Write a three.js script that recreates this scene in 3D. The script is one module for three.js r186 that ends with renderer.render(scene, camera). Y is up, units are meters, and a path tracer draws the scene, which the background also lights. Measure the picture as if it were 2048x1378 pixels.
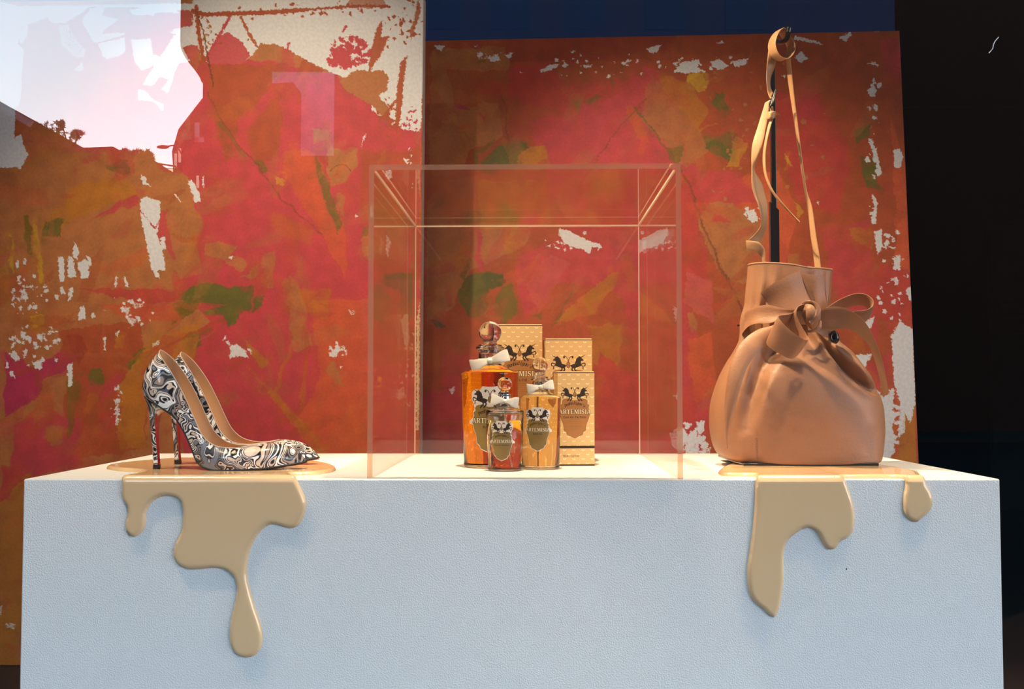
import * as THREE from 'three';
import { RoundedBoxGeometry } from 'three/addons/geometries/RoundedBoxGeometry.js';
import { mergeGeometries, mergeVertices } from 'three/addons/utils/BufferGeometryUtils.js';
import { createNoise2D, createNoise3D } from 'simplex-noise';

// ---------------------------------------------------------------- camera, sky, exposure
const W = 2048, H = 1378, F = 2000;                       // focal length in pixels of the 2048 x 1378 frame
const EYE = new THREE.Vector3(0, 0.62, 0), PITCH = Math.atan(83 / F);
const scene = new THREE.Scene();
const camera = new THREE.PerspectiveCamera((2 * Math.atan(H / 2 / F) * 180) / Math.PI, W / H, 0.03, 400);
camera.position.copy(EYE); camera.rotation.x = PITCH;
const renderer = new THREE.WebGLRenderer();
renderer.toneMapping = THREE.LinearToneMapping; renderer.toneMappingExposure = 1.0;
renderer.shadowMap.enabled = true;

const SKY_LEVEL = 7.7;
const WARM = new THREE.Color().setRGB(1, 0.77, 0.46), SOFTWARM = new THREE.Color().setRGB(1, 0.82, 0.58);
// display lamps: [x, y, z, aim x, aim y, aim z, candela, cone half angle, colour]
const LAMPS = [
  [0.84, 2.08, -1.20, 0.52, 0.36, -1.43, 8, 0.36, WARM],
  [-1.00, 2.08, -1.13, -0.46, 0.50, -1.52, 8, 0.42, WARM],
  [0.02, 2.20, -1.36, 0.02, 0.50, -1.62, 20, 0.30, WARM],
  [-0.62, 2.24, -1.22, -0.50, 0.66, -2.20, 8.5, 0.50, SOFTWARM],
  [-0.22, 2.24, -1.40, 0.55, 0.60, -2.36, 9.5, 0.44, SOFTWARM],
  [-0.40, 2.12, -1.47, 0.46, 0.74, -1.60, 21, 0.25, WARM],
];

// ---------------------------------------------------------------- helpers
function rng(seed) { let s = seed >>> 0; return () => { s = (s + 0x6d2b79f5) | 0; let t = Math.imul(s ^ (s >>> 15), 1 | s); t = (t + Math.imul(t ^ (t >>> 7), 61 | t)) ^ t; return ((t ^ (t >>> 14)) >>> 0) / 4294967296; }; }
const R = rng(7), N2 = createNoise2D(rng(11)), N3 = createNoise3D(rng(13));
const V = (x, y, z) => new THREE.Vector3(x, y, z), lerp = THREE.MathUtils.lerp, clamp = THREE.MathUtils.clamp, smooth = THREE.MathUtils.smoothstep;
const fbm = (x, y, o = 3) => { let s = 0, a = 0.5; for (let i = 0; i < o; i++) { s += a * N2(x, y); x = x * 2.03 + 17; y = y * 2.03 - 9; a *= 0.5; } return s; };
function ray(px, py) {
  const rx = (px - W / 2) / F, ry = (H / 2 - py) / F, c = Math.cos(PITCH), s = Math.sin(PITCH);
  return V(rx, ry * c + s, ry * s - c);
}
const at = (px, py, d) => { const r = ray(px, py); return r.multiplyScalar(d / -r.z).add(EYE); };            // measured picture position + distance -> metres
const onLevel = (px, py, y) => { const r = ray(px, py); return r.multiplyScalar((y - EYE.y) / r.y).add(EYE); };
const taken = {};
function numbered(n) { if (taken[n] === undefined) { taken[n] = 0; return n; } taken[n]++; return n + '_' + String(taken[n]).padStart(3, '0'); }
function tag(o, label, category, group, kind) { const u = o.userData; if (label) u.label = label; if (category) u.category = category; if (group) u.group = group; if (kind) u.kind = kind; return o; }
function thing(name, pos, label, category, group) { const g = new THREE.Group(); g.name = numbered(name); g.position.copy(pos); scene.add(g); return tag(g, label, category, group); }
// adds geometry given in world metres to a parent that stands at its own place
function part(name, geo, mat, parent, label) {
  if (parent) { const p = V(0, 0, 0); for (let o = parent; o; o = o.parent) if (o !== scene) p.add(o.position); geo.translate(-p.x, -p.y, -p.z); }
  return local(name, geo, mat, parent, label);
}
function local(name, geo, mat, parent, label) {
  const m = new THREE.Mesh(geo, mat); m.name = parent ? name : numbered(name); m.castShadow = m.receiveShadow = true; (parent || scene).add(m);
  if (label) m.userData.label = label; return m;
}
function structure(name, geo, mat) { const m = local(name, geo, mat); m.userData.kind = 'structure'; return m; }
const std = (o) => new THREE.MeshStandardMaterial(o), phy = (o) => new THREE.MeshPhysicalMaterial(o);
const rgb = (r, g, b) => new THREE.Color().setRGB(r, g, b);
const box = (x0, x1, y0, y1, z0, z1, r = 0) => {
  const g = r ? new RoundedBoxGeometry(x1 - x0, y1 - y0, z1 - z0, 3, r) : new THREE.BoxGeometry(x1 - x0, y1 - y0, z1 - z0);
  return g.translate((x0 + x1) / 2, (y0 + y1) / 2, (z0 + z1) / 2);
};
function indexed(pos, uv, idx) {
  const g = new THREE.BufferGeometry();
  g.setAttribute('position', new THREE.Float32BufferAttribute(pos, 3)); g.setAttribute('uv', new THREE.Float32BufferAttribute(uv, 2)); g.setIndex(idx); g.computeVertexNormals(); return g;
}
// a grid of points rows[j][i]; wrap joins the last column to the first
function gridGeo(rows, wrap = false, uvOf, flip = false) {
  const pos = [], uv = [], idx = [], m = rows[0].length, n = rows.length;
  rows.forEach((r, j) => r.forEach((p, i) => { pos.push(p.x, p.y, p.z); const q = uvOf ? uvOf(p, i, j) : [i / m, j / n]; uv.push(q[0], q[1]); }));
  const last = wrap ? m : m - 1;
  for (let j = 0; j < n - 1; j++) for (let i = 0; i < last; i++) {
    const a = j * m + i, b = j * m + ((i + 1) % m), c = a + m, d = b + m;
    if (flip) idx.push(a, c, b, b, c, d); else idx.push(a, b, c, b, d, c);
  }
  return indexed(pos, uv, idx);
}
function spline(points, n, closed = false) { return new THREE.CatmullRomCurve3(points, closed, 'centripetal').getPoints(n); }
function weld(g) { g.deleteAttribute('normal'); const w = mergeVertices(g, 1e-5); w.computeVertexNormals(); return w; }
// a strap of leather or ribbon between two edges, with thickness and rounded edges
function strap(A, B, thick, n = 60, closed = false, crown = 0) {
  const a = spline(A, n, closed), b = spline(B, n, closed), K = 7, rows = [];
  const t = V(0, 0, 0), w = V(0, 0, 0), nn = V(0, 0, 0);
  let prev = null;
  for (let i = 0; i <= n; i++) {
    const i0 = closed ? (i - 1 + n) % n : Math.max(0, i - 1), i1 = closed ? (i + 1) % n : Math.min(n, i + 1);
    t.copy(a[i1]).add(b[i1]).sub(a[i0]).sub(b[i0]); w.copy(b[i]).sub(a[i]); nn.crossVectors(t, w).normalize();
    if (prev && nn.dot(prev) < 0) nn.negate(); prev = nn.clone();
    const ring = [];
    for (const side of [1, -1]) for (let k = 0; k < K; k++) {
      const f = side > 0 ? k / (K - 1) : 1 - k / (K - 1), e = Math.min(f, 1 - f) * w.length(), round = Math.min(1, 0.35 + e / thick * 0.9);
      ring.push(a[i].clone().lerp(b[i], f).addScaledVector(nn, side * thick / 2 * round + crown * 4 * f * (1 - f)));
    }
    rows.push(ring);
  }
  const g = gridGeo(rows, true, (p) => [p.x / 0.2, p.y / 0.2]);
  if (closed) return weld(g);
  const idx = Array.from(g.index.array), m = 2 * K;
  for (let k = 1; k < m - 1; k++) { idx.push(0, k + 1, k); const o = n * m; idx.push(o, o + k, o + k + 1); }
  g.setIndex(idx); g.computeVertexNormals(); return g;
}
// triangles of the grid cells inside a polygon; signed distance kept per vertex
function fillPolygon(poly, cell, pull = 0) {
  const n = poly.length; let x0 = 1e9, x1 = -1e9, y0 = 1e9, y1 = -1e9;
  for (const [x, y] of poly) { x0 = Math.min(x0, x); x1 = Math.max(x1, x); y0 = Math.min(y0, y); y1 = Math.max(y1, y); }
  const sdf = (x, y) => {
    let d = 1e9, inside = false;
    for (let i = 0, j = n - 1; i < n; j = i++) {
      const [ax, ay] = poly[i], [bx, by] = poly[j], ex = bx - ax, ey = by - ay, t = clamp(((x - ax) * ex + (y - ay) * ey) / (ex * ex + ey * ey + 1e-12), 0, 1);
      d = Math.min(d, (x - ax - ex * t) ** 2 + (y - ay - ey * t) ** 2);
      if ((ay > y) !== (by > y) && x < ((bx - ax) * (y - ay)) / (by - ay) + ax) inside = !inside;
    }
    return inside ? Math.sqrt(d) : -Math.sqrt(d);
  };
  x0 -= cell; y0 -= cell; const nx = Math.ceil((x1 - x0) / cell) + 1, ny = Math.ceil((y1 - y0) / cell) + 1, s = [];
  for (let j = 0; j <= ny; j++) for (let i = 0; i <= nx; i++) s.push(sdf(x0 + i * cell, y0 + j * cell));
  const pts = [], tris = [], seen = new Map();
  const vert = (key, x, y, d) => { if (!seen.has(key)) { seen.set(key, pts.length); pts.push([x, y, Math.max(0, d)]); } return seen.get(key); };
  for (let j = 0; j < ny; j++) for (let i = 0; i < nx; i++) {
    const c = [[i, j], [i + 1, j], [i + 1, j + 1], [i, j + 1]].map(([a, b]) => ({ k: b * (nx + 1) + a, x: x0 + a * cell, y: y0 + b * cell }));
    const out = [];
    for (let q = 0; q < 4; q++) {
      const p = c[q], r = c[(q + 1) % 4], sp = s[p.k], sr = s[r.k];
      if (sp > 0) out.push(vert(p.k, p.x, p.y, sp));
      if (sp > 0 !== sr > 0) { const t = sp / (sp - sr), a = Math.min(p.k, r.k), b = Math.max(p.k, r.k); out.push(vert('e' + a + '_' + b, lerp(p.x, r.x, t), lerp(p.y, r.y, t), 0)); }
    }
    for (let q = 1; q + 1 < out.length; q++) tris.push(out[0], out[q], out[q + 1]);
  }
  return { pts, tris };
}
const pairs = (s) => s.trim().split(/\s+/).map((p) => p.split(',').map(Number));       // "x,y x,y ..."
function smoothClosed(pts, n) { return new THREE.CatmullRomCurve3(pts.map(([x, y]) => V(x, y, 0)), true, 'centripetal').getPoints(n).slice(0, -1).map((p) => [p.x, p.y]); }
function canvasOf(w, h) { const c = document.createElement('canvas'); c.width = w; c.height = h; return c; }
function asTexture(c, srgb = true) { const t = new THREE.CanvasTexture(c); if (srgb) t.colorSpace = THREE.SRGBColorSpace; t.wrapS = t.wrapT = THREE.RepeatWrapping; return t; }
function noiseTexture(size, f) {       // single channel
  const d = new Uint8Array(size * size * 4);
  for (let y = 0; y < size; y++) for (let x = 0; x < size; x++) { const v = clamp(f(x / size, y / size), 0, 1) * 255, o = (y * size + x) * 4; d[o] = d[o + 1] = d[o + 2] = v; d[o + 3] = 255; }
  const t = new THREE.DataTexture(d, size, size); t.magFilter = t.minFilter = THREE.LinearFilter; t.wrapS = t.wrapT = THREE.MirroredRepeatWrapping; t.needsUpdate = true; return t;
}

// ---------------------------------------------------------------- sky: late, hazy and clear above, seen mirrored in the shop window
{
  const w = 512, h = 256, d = new Float32Array(w * h * 4);
  for (let j = 0; j < h; j++) for (let i = 0; i < w; i++) {
    const el = ((j + 0.5) / h - 0.5) * Math.PI, az = ((i + 0.5) / w) * 2 * Math.PI, s = Math.max(0, Math.sin(el));
    const k = Math.pow(smooth(s, 0.10, 0.62), 0.75), x = Math.cos(az) * Math.cos(el), z = Math.sin(az) * Math.cos(el);
    const cl = smooth(0.5 + 0.5 * (0.6 * N3(x * 2.2, el * 6, z * 2.2) + 0.4 * N3(x * 5, el * 13 + 4, z * 5)), 0.45, 0.8) * (1 - 0.6 * s);
    let r = lerp(1.30, 0.20, k), g = lerp(1.26, 0.54, k), b = lerp(1.30, 0.82, k);
    r = lerp(r, 0.92, cl * 0.45); g = lerp(g, 0.92, cl * 0.45); b = lerp(b, 1.0, cl * 0.45);
    const o = (j * w + i) * 4; d[o] = r; d[o + 1] = g; d[o + 2] = b; d[o + 3] = 1;
  }
  const t = new THREE.DataTexture(d, w, h, THREE.RGBAFormat, THREE.FloatType); t.mapping = THREE.EquirectangularReflectionMapping; t.magFilter = t.minFilter = THREE.LinearFilter; t.needsUpdate = true;
  scene.background = t; scene.environment = t; scene.backgroundIntensity = scene.environmentIntensity = SKY_LEVEL;
}

// ---------------------------------------------------------------- display window: room shell and glass
const TOP = at(1024, 958, 1.40).y, PZ = -1.40;                    // podium top and front
const GROUND = -0.75;                                             // pavement outside
const wallDark = new THREE.MeshLambertMaterial({ color: rgb(0.006, 0.003, 0.003) });
{
  const white = std({ color: rgb(0.10, 0.10, 0.10), roughness: 0.9 });
  const grain = noiseTexture(256, (x, y) => 0.5 + 0.4 * fbm(x * 3, y * 60));
  const floorMat = std({ color: rgb(0.022, 0.012, 0.009), roughness: 0.55, bumpMap: grain, bumpScale: 0.0004 });
  structure('floor', box(-2.3, 3.9, -0.08, 0, -6.4, -1.0), floorMat);
  structure('ceiling', box(-2.3, 3.9, 2.42, 2.52, -6.4, -0.9), white);
  structure('wall_left', box(-2.4, -2.3, -0.08, 2.52, -6.4, -1.0), white);
  structure('wall_right', box(3.9, 4.0, -0.08, 2.52, -6.4, -1.0), wallDark);
  structure('wall_far', box(-2.4, 4.0, -0.08, 2.52, -6.5, -6.4), wallDark);
  const blue = std({ color: rgb(0.012, 0.085, 0.30), roughness: 0.75 });
  const xr = at(1789.5, 30, 2.78).x;
  structure('wall_back', box(-2.3, xr, 0, 2.42, -2.84, -2.78), blue);
  structure('trim_1', box(xr, xr + 0.012, 0, 2.42, -2.84, -2.782), wallDark);
  // shop front round the glass
  const paint = std({ color: rgb(0.03, 0.03, 0.035), roughness: 0.4 });
  structure('wall_front_below', box(-2.6, 4.2, GROUND, -0.02, -1.06, -0.94), paint);
  structure('wall_front_above', box(-2.6, 4.2, 2.35, 4.2, -1.06, -0.94), paint);
  structure('wall_front_left', box(-2.6, -2.0, -0.02, 2.35, -1.06, -0.94), paint);
  structure('wall_front_right', box(3.4, 4.2, -0.02, 2.35, -1.06, -0.94), paint);
  const pane = structure('window_1', new THREE.PlaneGeometry(5.4, 2.37).translate(0.7, 1.165, -1.0), phy({ color: 0xffffff, roughness: 0, transmission: 1, thickness: 0, ior: 1.9 }));
  const scratch = new THREE.TubeGeometry(new THREE.CatmullRomCurve3([at(1978, 106, 0.999), at(1985, 97, 0.999), at(1988, 86, 0.999), at(1997, 74, 0.999)]), 12, 0.00045, 5);
  const wr = part('scratch', scratch, std({ color: rgb(0.8, 0.8, 0.8), roughness: 0.5 }), pane, 'short white scratch on the glass');
  // awning over the pavement
  const aw = thing('awning', V(0.7, 2.5, -0.94), 'dark fabric awning on thin arms above the outside of the shop window', 'awning');
  const awMat = std({ color: rgb(0.02, 0.02, 0.025), roughness: 0.95 });
  part('fabric', gridGeo([0, 1, 2, 3, 4].map((j) => Array.from({ length: 25 }, (_, i) => V(lerp(-2.9, 4.4, i / 24), 2.62 - 0.115 * j - 0.01 * Math.sin(i * 1.3) * j, -0.94 + 0.44 * j)))), awMat, aw);
  part('front_bar', new THREE.CylinderGeometry(0.03, 0.03, 7.3, 12).rotateZ(Math.PI / 2).translate(0.75, 2.13, 0.82), awMat, aw);
  for (const x of [-2.6, 4.1]) part('arm', new THREE.TubeGeometry(new THREE.LineCurve3(V(x, 2.1, -0.94), V(x, 2.13, 0.82)), 1, 0.018, 8), awMat, aw);
}
// dim shop behind on the right
{
  const d = 5.0, a = at(1976, 442, d), b = at(2160, 720, d);
  const g = thing('display_board', V((a.x + b.x) / 2, 0, -d), 'barely visible olive brown board standing in the unlit shop at far right', 'board');
  const dark = std({ color: rgb(0.012, 0.010, 0.009), roughness: 0.8 }), olive = std({ color: rgb(0.022, 0.018, 0.004), roughness: 0.8 });
  part('backing', box(a.x, b.x, 0, a.y, -d - 0.03, -d, 0.01), dark, g);
  const c = at(1984, 524, d), e = at(2160, 668, d); part('face', box(c.x, e.x, e.y, c.y, -d - 0.002, -d + 0.006, 0.003), olive, g);
  const q = at(2044, 555, d); part('disc', new THREE.CylinderGeometry(0.045, 0.045, 0.008, 32).rotateX(Math.PI / 2).translate(q.x, q.y, -d + 0.01), dark, g);
  for (const py of [606, 630]) { const s = at(2006, py, d); part('bar', box(s.x, e.x, s.y - 0.008, s.y + 0.008, -d + 0.004, -d + 0.011, 0.002), dark, g); }
}

// ---------------------------------------------------------------- the two abstract canvases
const HUES = {
  pink: [196, 62, 66], red: [190, 62, 48], rose: [200, 88, 76], magenta: [182, 46, 78], rust: [174, 76, 30], deep: [160, 58, 26], orange: [205, 88, 42], tan: [180, 108, 54], ochre: [186, 112, 22],
  olive: [124, 96, 12], moss: [106, 96, 24], green: [88, 84, 22], yellow: [204, 158, 24], white: [226, 222, 220], cream: [222, 190, 150], teal: [92, 84, 50], brown: [120, 62, 20], lav: [214, 140, 150],
};
// one line per stroke: "colour[,alpha[,softness]] x,y x,y ..."; a stroke that begins with "~" is a line: "~colour,alpha,width x,y x,y ..."
function paintTexture(x0, y0, wide, high, scale, ground, strokes, whites, seed, even = (x, y) => [x, y]) {
  const w = Math.round(wide * scale), h = Math.round(high * scale), A = canvasOf(w, h), B = canvasOf(w, h), a = A.getContext('2d'), b = B.getContext('2d');
  const css = (n, al = 1) => 'rgba(' + HUES[n].join(',') + ',' + al + ')';
  a.fillStyle = css(ground); a.fillRect(0, 0, w, h);
  const draw = (ctx, text) => {
    for (const line of text.trim().split('\n')) {
      const [head, ...rest] = line.trim().split(/\s+/); if (!rest.length) continue;
      if (head[0] === '*') {                                       // "*colour,count,size middle radii": spatter
        const [nm, cnt, sz] = head.slice(1).split(','), [[cx, cy], [rx, ry]] = rest.map((s) => s.split(',').map(Number)), q = rng(Math.round(cx * 7 + cy)); ctx.fillStyle = css(nm);
        for (let i = 0; i < +cnt; i++) { const th = q() * 6.283, rr = Math.pow(q(), 0.7), [ex, ey] = even(cx + rx * rr * Math.cos(th), cy + ry * rr * Math.sin(th)), w1 = sz * (0.25 + q()) * scale * 0.5; ctx.beginPath(); ctx.ellipse((ex - x0) * scale, (ey - y0) * scale, w1 * (0.5 + q()), w1 * (0.6 + 1.4 * q()), q() * 3, 0, 7); ctx.fill(); }
        continue;
      }
      const isLine = head[0] === '~', [name, al = 1, wd = 3] = head.replace('~', '').split(','), p = rest.map((s) => s.split(',').map(Number)).map(([x, y]) => even(x, y)).map(([x, y]) => [(x - x0) * scale, (y - y0) * scale]);
      ctx.beginPath(); p.forEach(([x, y], i) => (i ? ctx.lineTo(x, y) : ctx.moveTo(x, y)));
      if (isLine) { ctx.strokeStyle = css(name, +al); ctx.lineWidth = +wd * scale; ctx.lineCap = ctx.lineJoin = 'round'; ctx.stroke(); } else { ctx.closePath(); ctx.fillStyle = css(name, +al); ctx.fill(); }
    }
  };
  // palette-knife drags and flecks that nobody could trace, under the traced strokes
  const r = rng(seed), names = ['rust', 'tan', 'red', 'pink', 'orange', 'ochre', 'tan', 'rust'];
  const drag = (n, alpha, lo, hi) => {
    for (let i = 0; i < n; i++) {
      const cx = r() * w, cy = r() * h, L = (lo + r() * (hi - lo)) * scale, q = (0.12 + 0.3 * r()) * L, th = -1.9 + r() * 2.4; a.save(); a.translate(cx, cy); a.rotate(th);
      a.fillStyle = css(names[Math.floor(r() * names.length)], alpha * (0.4 + 0.6 * r())); a.beginPath(); a.moveTo(-L / 2, -q / 2 * r()); a.lineTo(L * (0.2 + 0.3 * r()), -q / 2); a.lineTo(L / 2, q * (r() - 0.5)); a.lineTo(L * 0.2 * r(), q / 2); a.lineTo(-L * 0.4, q * 0.4 * r()); a.closePath(); a.fill(); a.restore();
    }
  };
  drag(60, 0.5, 60, 240); draw(a, strokes); drag(420, 0.46, 12, 130);
  for (let i = 0; i < 70; i++) { a.strokeStyle = css(['tan', 'olive', 'brown', 'rose', 'deep'][i % 5], 0.12 + 0.25 * r()); a.lineWidth = (0.6 + 1.2 * r()) * scale; const cx = r() * w, cy = r() * h, th = r() * 3.2, L = (15 + 90 * r()) * scale; a.beginPath(); a.moveTo(cx, cy); a.quadraticCurveTo(cx + L * 0.5 * Math.cos(th) + 9 * r(), cy + L * 0.5 * Math.sin(th) + 9 * r(), cx + L * Math.cos(th), cy + L * Math.sin(th)); a.stroke(); }
  draw(b, whites);
  const ia = a.getImageData(0, 0, w, h).data, ib = b.getImageData(0, 0, w, h).data, O = canvasOf(w, h), o = O.getContext('2d'), out = o.createImageData(w, h), od = out.data, s = 1 / scale;
  const pick = (d, x, y) => (clamp(Math.round(y), 0, h - 1) * w + clamp(Math.round(x), 0, w - 1)) * 4;
  for (let y = 0; y < h; y++) for (let x = 0; x < w; x++) {
    const X = x * s + seed * 31, Y = y * s;
    const n1 = N2(X / 46, Y / 46), n2 = N2(X / 46 + 90, Y / 46), n3 = N2(X / 9, Y / 9), n4 = N2(X / 9 + 50, Y / 9 - 30), f = N2(X / 2.6, Y / 2.6);
    const th = 1.4 * N2(X / 130 - 20, Y / 130), ct = Math.cos(th), sn = Math.sin(th), streak = N2((X * ct + Y * sn) / 4, (Y * ct - X * sn) / 46), patch = smooth(N2(X / 70 + 7, Y / 70 - 4) * 0.5 + 0.5, 0.25, 0.9);
    const wx = n1 * 4 + n3 * 1.6 + f * 0.8, wy = n2 * 4 + n4 * 1.6 - f * 0.8, k = pick(ia, x + wx * scale, y + wy * scale), k2 = pick(ia, x + (n2 * 22 + streak * 5) * scale, y + (n1 * 26 + n3 * 3) * scale);
    const m = clamp(patch * 0.34 + streak * 0.24 + 0.03, 0, 0.8), v = 1 + 0.028 * streak + 0.03 * n3 + 0.02 * f + 0.05 * n1;
    const i = (y * w + x) * 4, kb = pick(ib, x + (n3 * 1.8 + f * 1.3) * scale, y + (n4 * 1.8 + f) * scale), ab = ib[kb + 3] / 255;
    const cut = ab > 0 ? smooth(ab + 0.22 * streak + 0.2 * f + 0.12 * n3, 0.30, 0.62) : 0;
    for (let c = 0; c < 3; c++) od[i + c] = clamp(lerp(lerp(ia[k + c], ia[k2 + c], m) * v, ib[kb + c] * (1 + 0.03 * n3), cut), 0, 255);
    od[i + 3] = 255;
  }
  o.putImageData(out, 0, 0); return asTexture(O);
}
const LEFT_STROKES = `
pink 300,120 520,120 660,150 800,250 838,260 838,640 640,900 380,940 330,800 345,700 420,640 360,590 340,565 400,545 385,500 398,440 372,400 330,330 280,250
rose 20,40 150,30 390,15 365,250 330,330 5,330 5,200
tan,0.6 20,40 110,60 150,200 120,330 5,330
pink,0.6 200,60 330,40 380,160 330,330 240,260
red,0.5 120,180 220,210 200,300 130,280
tan 60,300 300,300 372,360 385,440 335,590 60,600 0,520 0,330
rust,0.9 408,128 480,130 560,128 520,190 470,230 440,330 420,250 400,190
rust,0.9 480,260 545,190 600,120 640,140 560,210 548,310 500,330
pink,0.8 545,150 650,150 665,210 640,250 610,310 560,310
orange,0.8 560,300 610,300 640,330 660,400 690,470 690,560 640,470 600,410 560,350
moss,0.8 622,312 640,340 660,395 678,450 672,470 650,420 630,360
~olive,0.9,6 425,245 480,310
~olive,0.9,12 505,325 520,340
~brown,0.6,3 400,180 420,230 560,400 640,470
tan 645,262 662,300 712,298 708,335 690,362 658,378 648,345
tan 615,258 660,262 640,280 622,290
~brown,0.7,2 655,345 668,332 688,332 698,345
rust,0.8 715,300 800,310 838,290 838,560 760,560 735,470 715,420
tan,0.9 672,385 690,395 680,440 665,410
yellow,0.9 735,468 745,510 740,540 730,500
tan,0.9 717,478 735,468 742,535 728,520
olive,0.9 722,455 735,452 736,468 720,475
yellow,0.8 543,352 560,355 558,372 545,365
tan,0.95 403,488 430,484 468,492 450,506 480,515 492,525 480,545 450,530 430,515 402,505
tan,0.95 495,533 510,535 512,550 497,562 474,554 490,550
tan,0.8 520,505 545,500 540,580 520,570
moss 345,600 372,575 395,566 425,566 455,576 480,572 500,572 503,588 498,612 478,632 466,652 452,652 440,632 400,624 420,612 450,608 400,604 360,602
olive 340,605 400,600 380,625 350,640 335,650
moss 505,598 528,592 520,610 500,622
tan,0.9 558,565 575,550 592,570 608,605 612,650 625,690 598,700 585,680 575,630
~tan,0.9,8 575,640 592,700
ochre,0.85 482,672 510,700 540,724 520,738 500,708
ochre,0.85 490,728 560,795 600,835 640,870 668,906 640,906 600,865 560,815
orange,0.85 620,600 838,600 838,910 660,910 600,830 640,760
~ochre,0.6,8 582,690 550,785
~ochre,0.6,9 614,725 602,815
tan,0.9 650,738 668,722 690,772 672,768
ochre,0.6 590,580 660,580 650,640 610,625
pink,0.6 560,860 640,900 560,915 520,910
rose,0.5 720,600 838,560 838,700 730,760
tan 60,330 270,330 280,580 60,580
ochre,0.9 100,408 128,368 185,352 240,362 268,386 205,402 152,428 112,442 108,466 68,470 62,448
moss,0.9 68,440 108,430 106,468 66,470
moss 190,325 240,318 242,348 222,342 200,334
~olive,0.9,12 30,430 42,500
~yellow,0.8,10 48,450 70,560
yellow,0.9 0,460 10,505 6,540 0,530
pink,0.9 160,440 240,390 262,386 264,410 225,416
red,0.9 138,577 260,577 362,582 352,602 270,606 220,592
orange,0.8 180,604 340,608 360,640 250,640
pink,0.8 265,420 320,420 340,520 300,470
tan,0.9 330,400 385,420 390,470 360,480 330,450
ochre 40,625 75,625 80,660 55,670
rust 110,660 270,640 300,760 290,900 160,920 125,830
magenta 0,705 60,735 110,702 146,710 120,742 92,772 62,802 30,818 0,832
pink 20,850 80,810 120,830 160,840 165,935 20,960
tan,0.9 75,760 130,735 150,760 100,815 60,850
tan,0.8 85,855 125,850 120,890 95,890
red 0,930 45,930 45,1110 0,1090
deep 120,672 152,668 170,702 150,730
olive,0.7 128,760 160,740 140,870 132,880
moss,0.9 170,740 195,735 202,765 175,772
moss 252,722 275,695 300,692 282,722 256,742
moss,0.9 355,682 392,665 402,690 370,706
ochre,0.9 232,770 300,680 400,640 380,730 290,800 290,900 235,900
pink,0.8 205,762 225,746 242,745 230,772 190,815
red,0.9 195,830 240,815 232,850 200,870
~olive,0.6,6 250,730 330,690 420,655
~rust,0.8,5 200,740 330,690 440,640
~tan,0.7,4 270,755 340,705 430,660
orange 0,1130 45,1110 45,1335 0,1335
deep,0.8 0,1180 45,1160 45,1250 0,1260
yellow,0.9 45,628 72,632 75,648 55,660
ochre,0.9 222,672 244,670 242,695 225,692
ochre 60,940 0,1010 -60,1335 45,1335
`;
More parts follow.
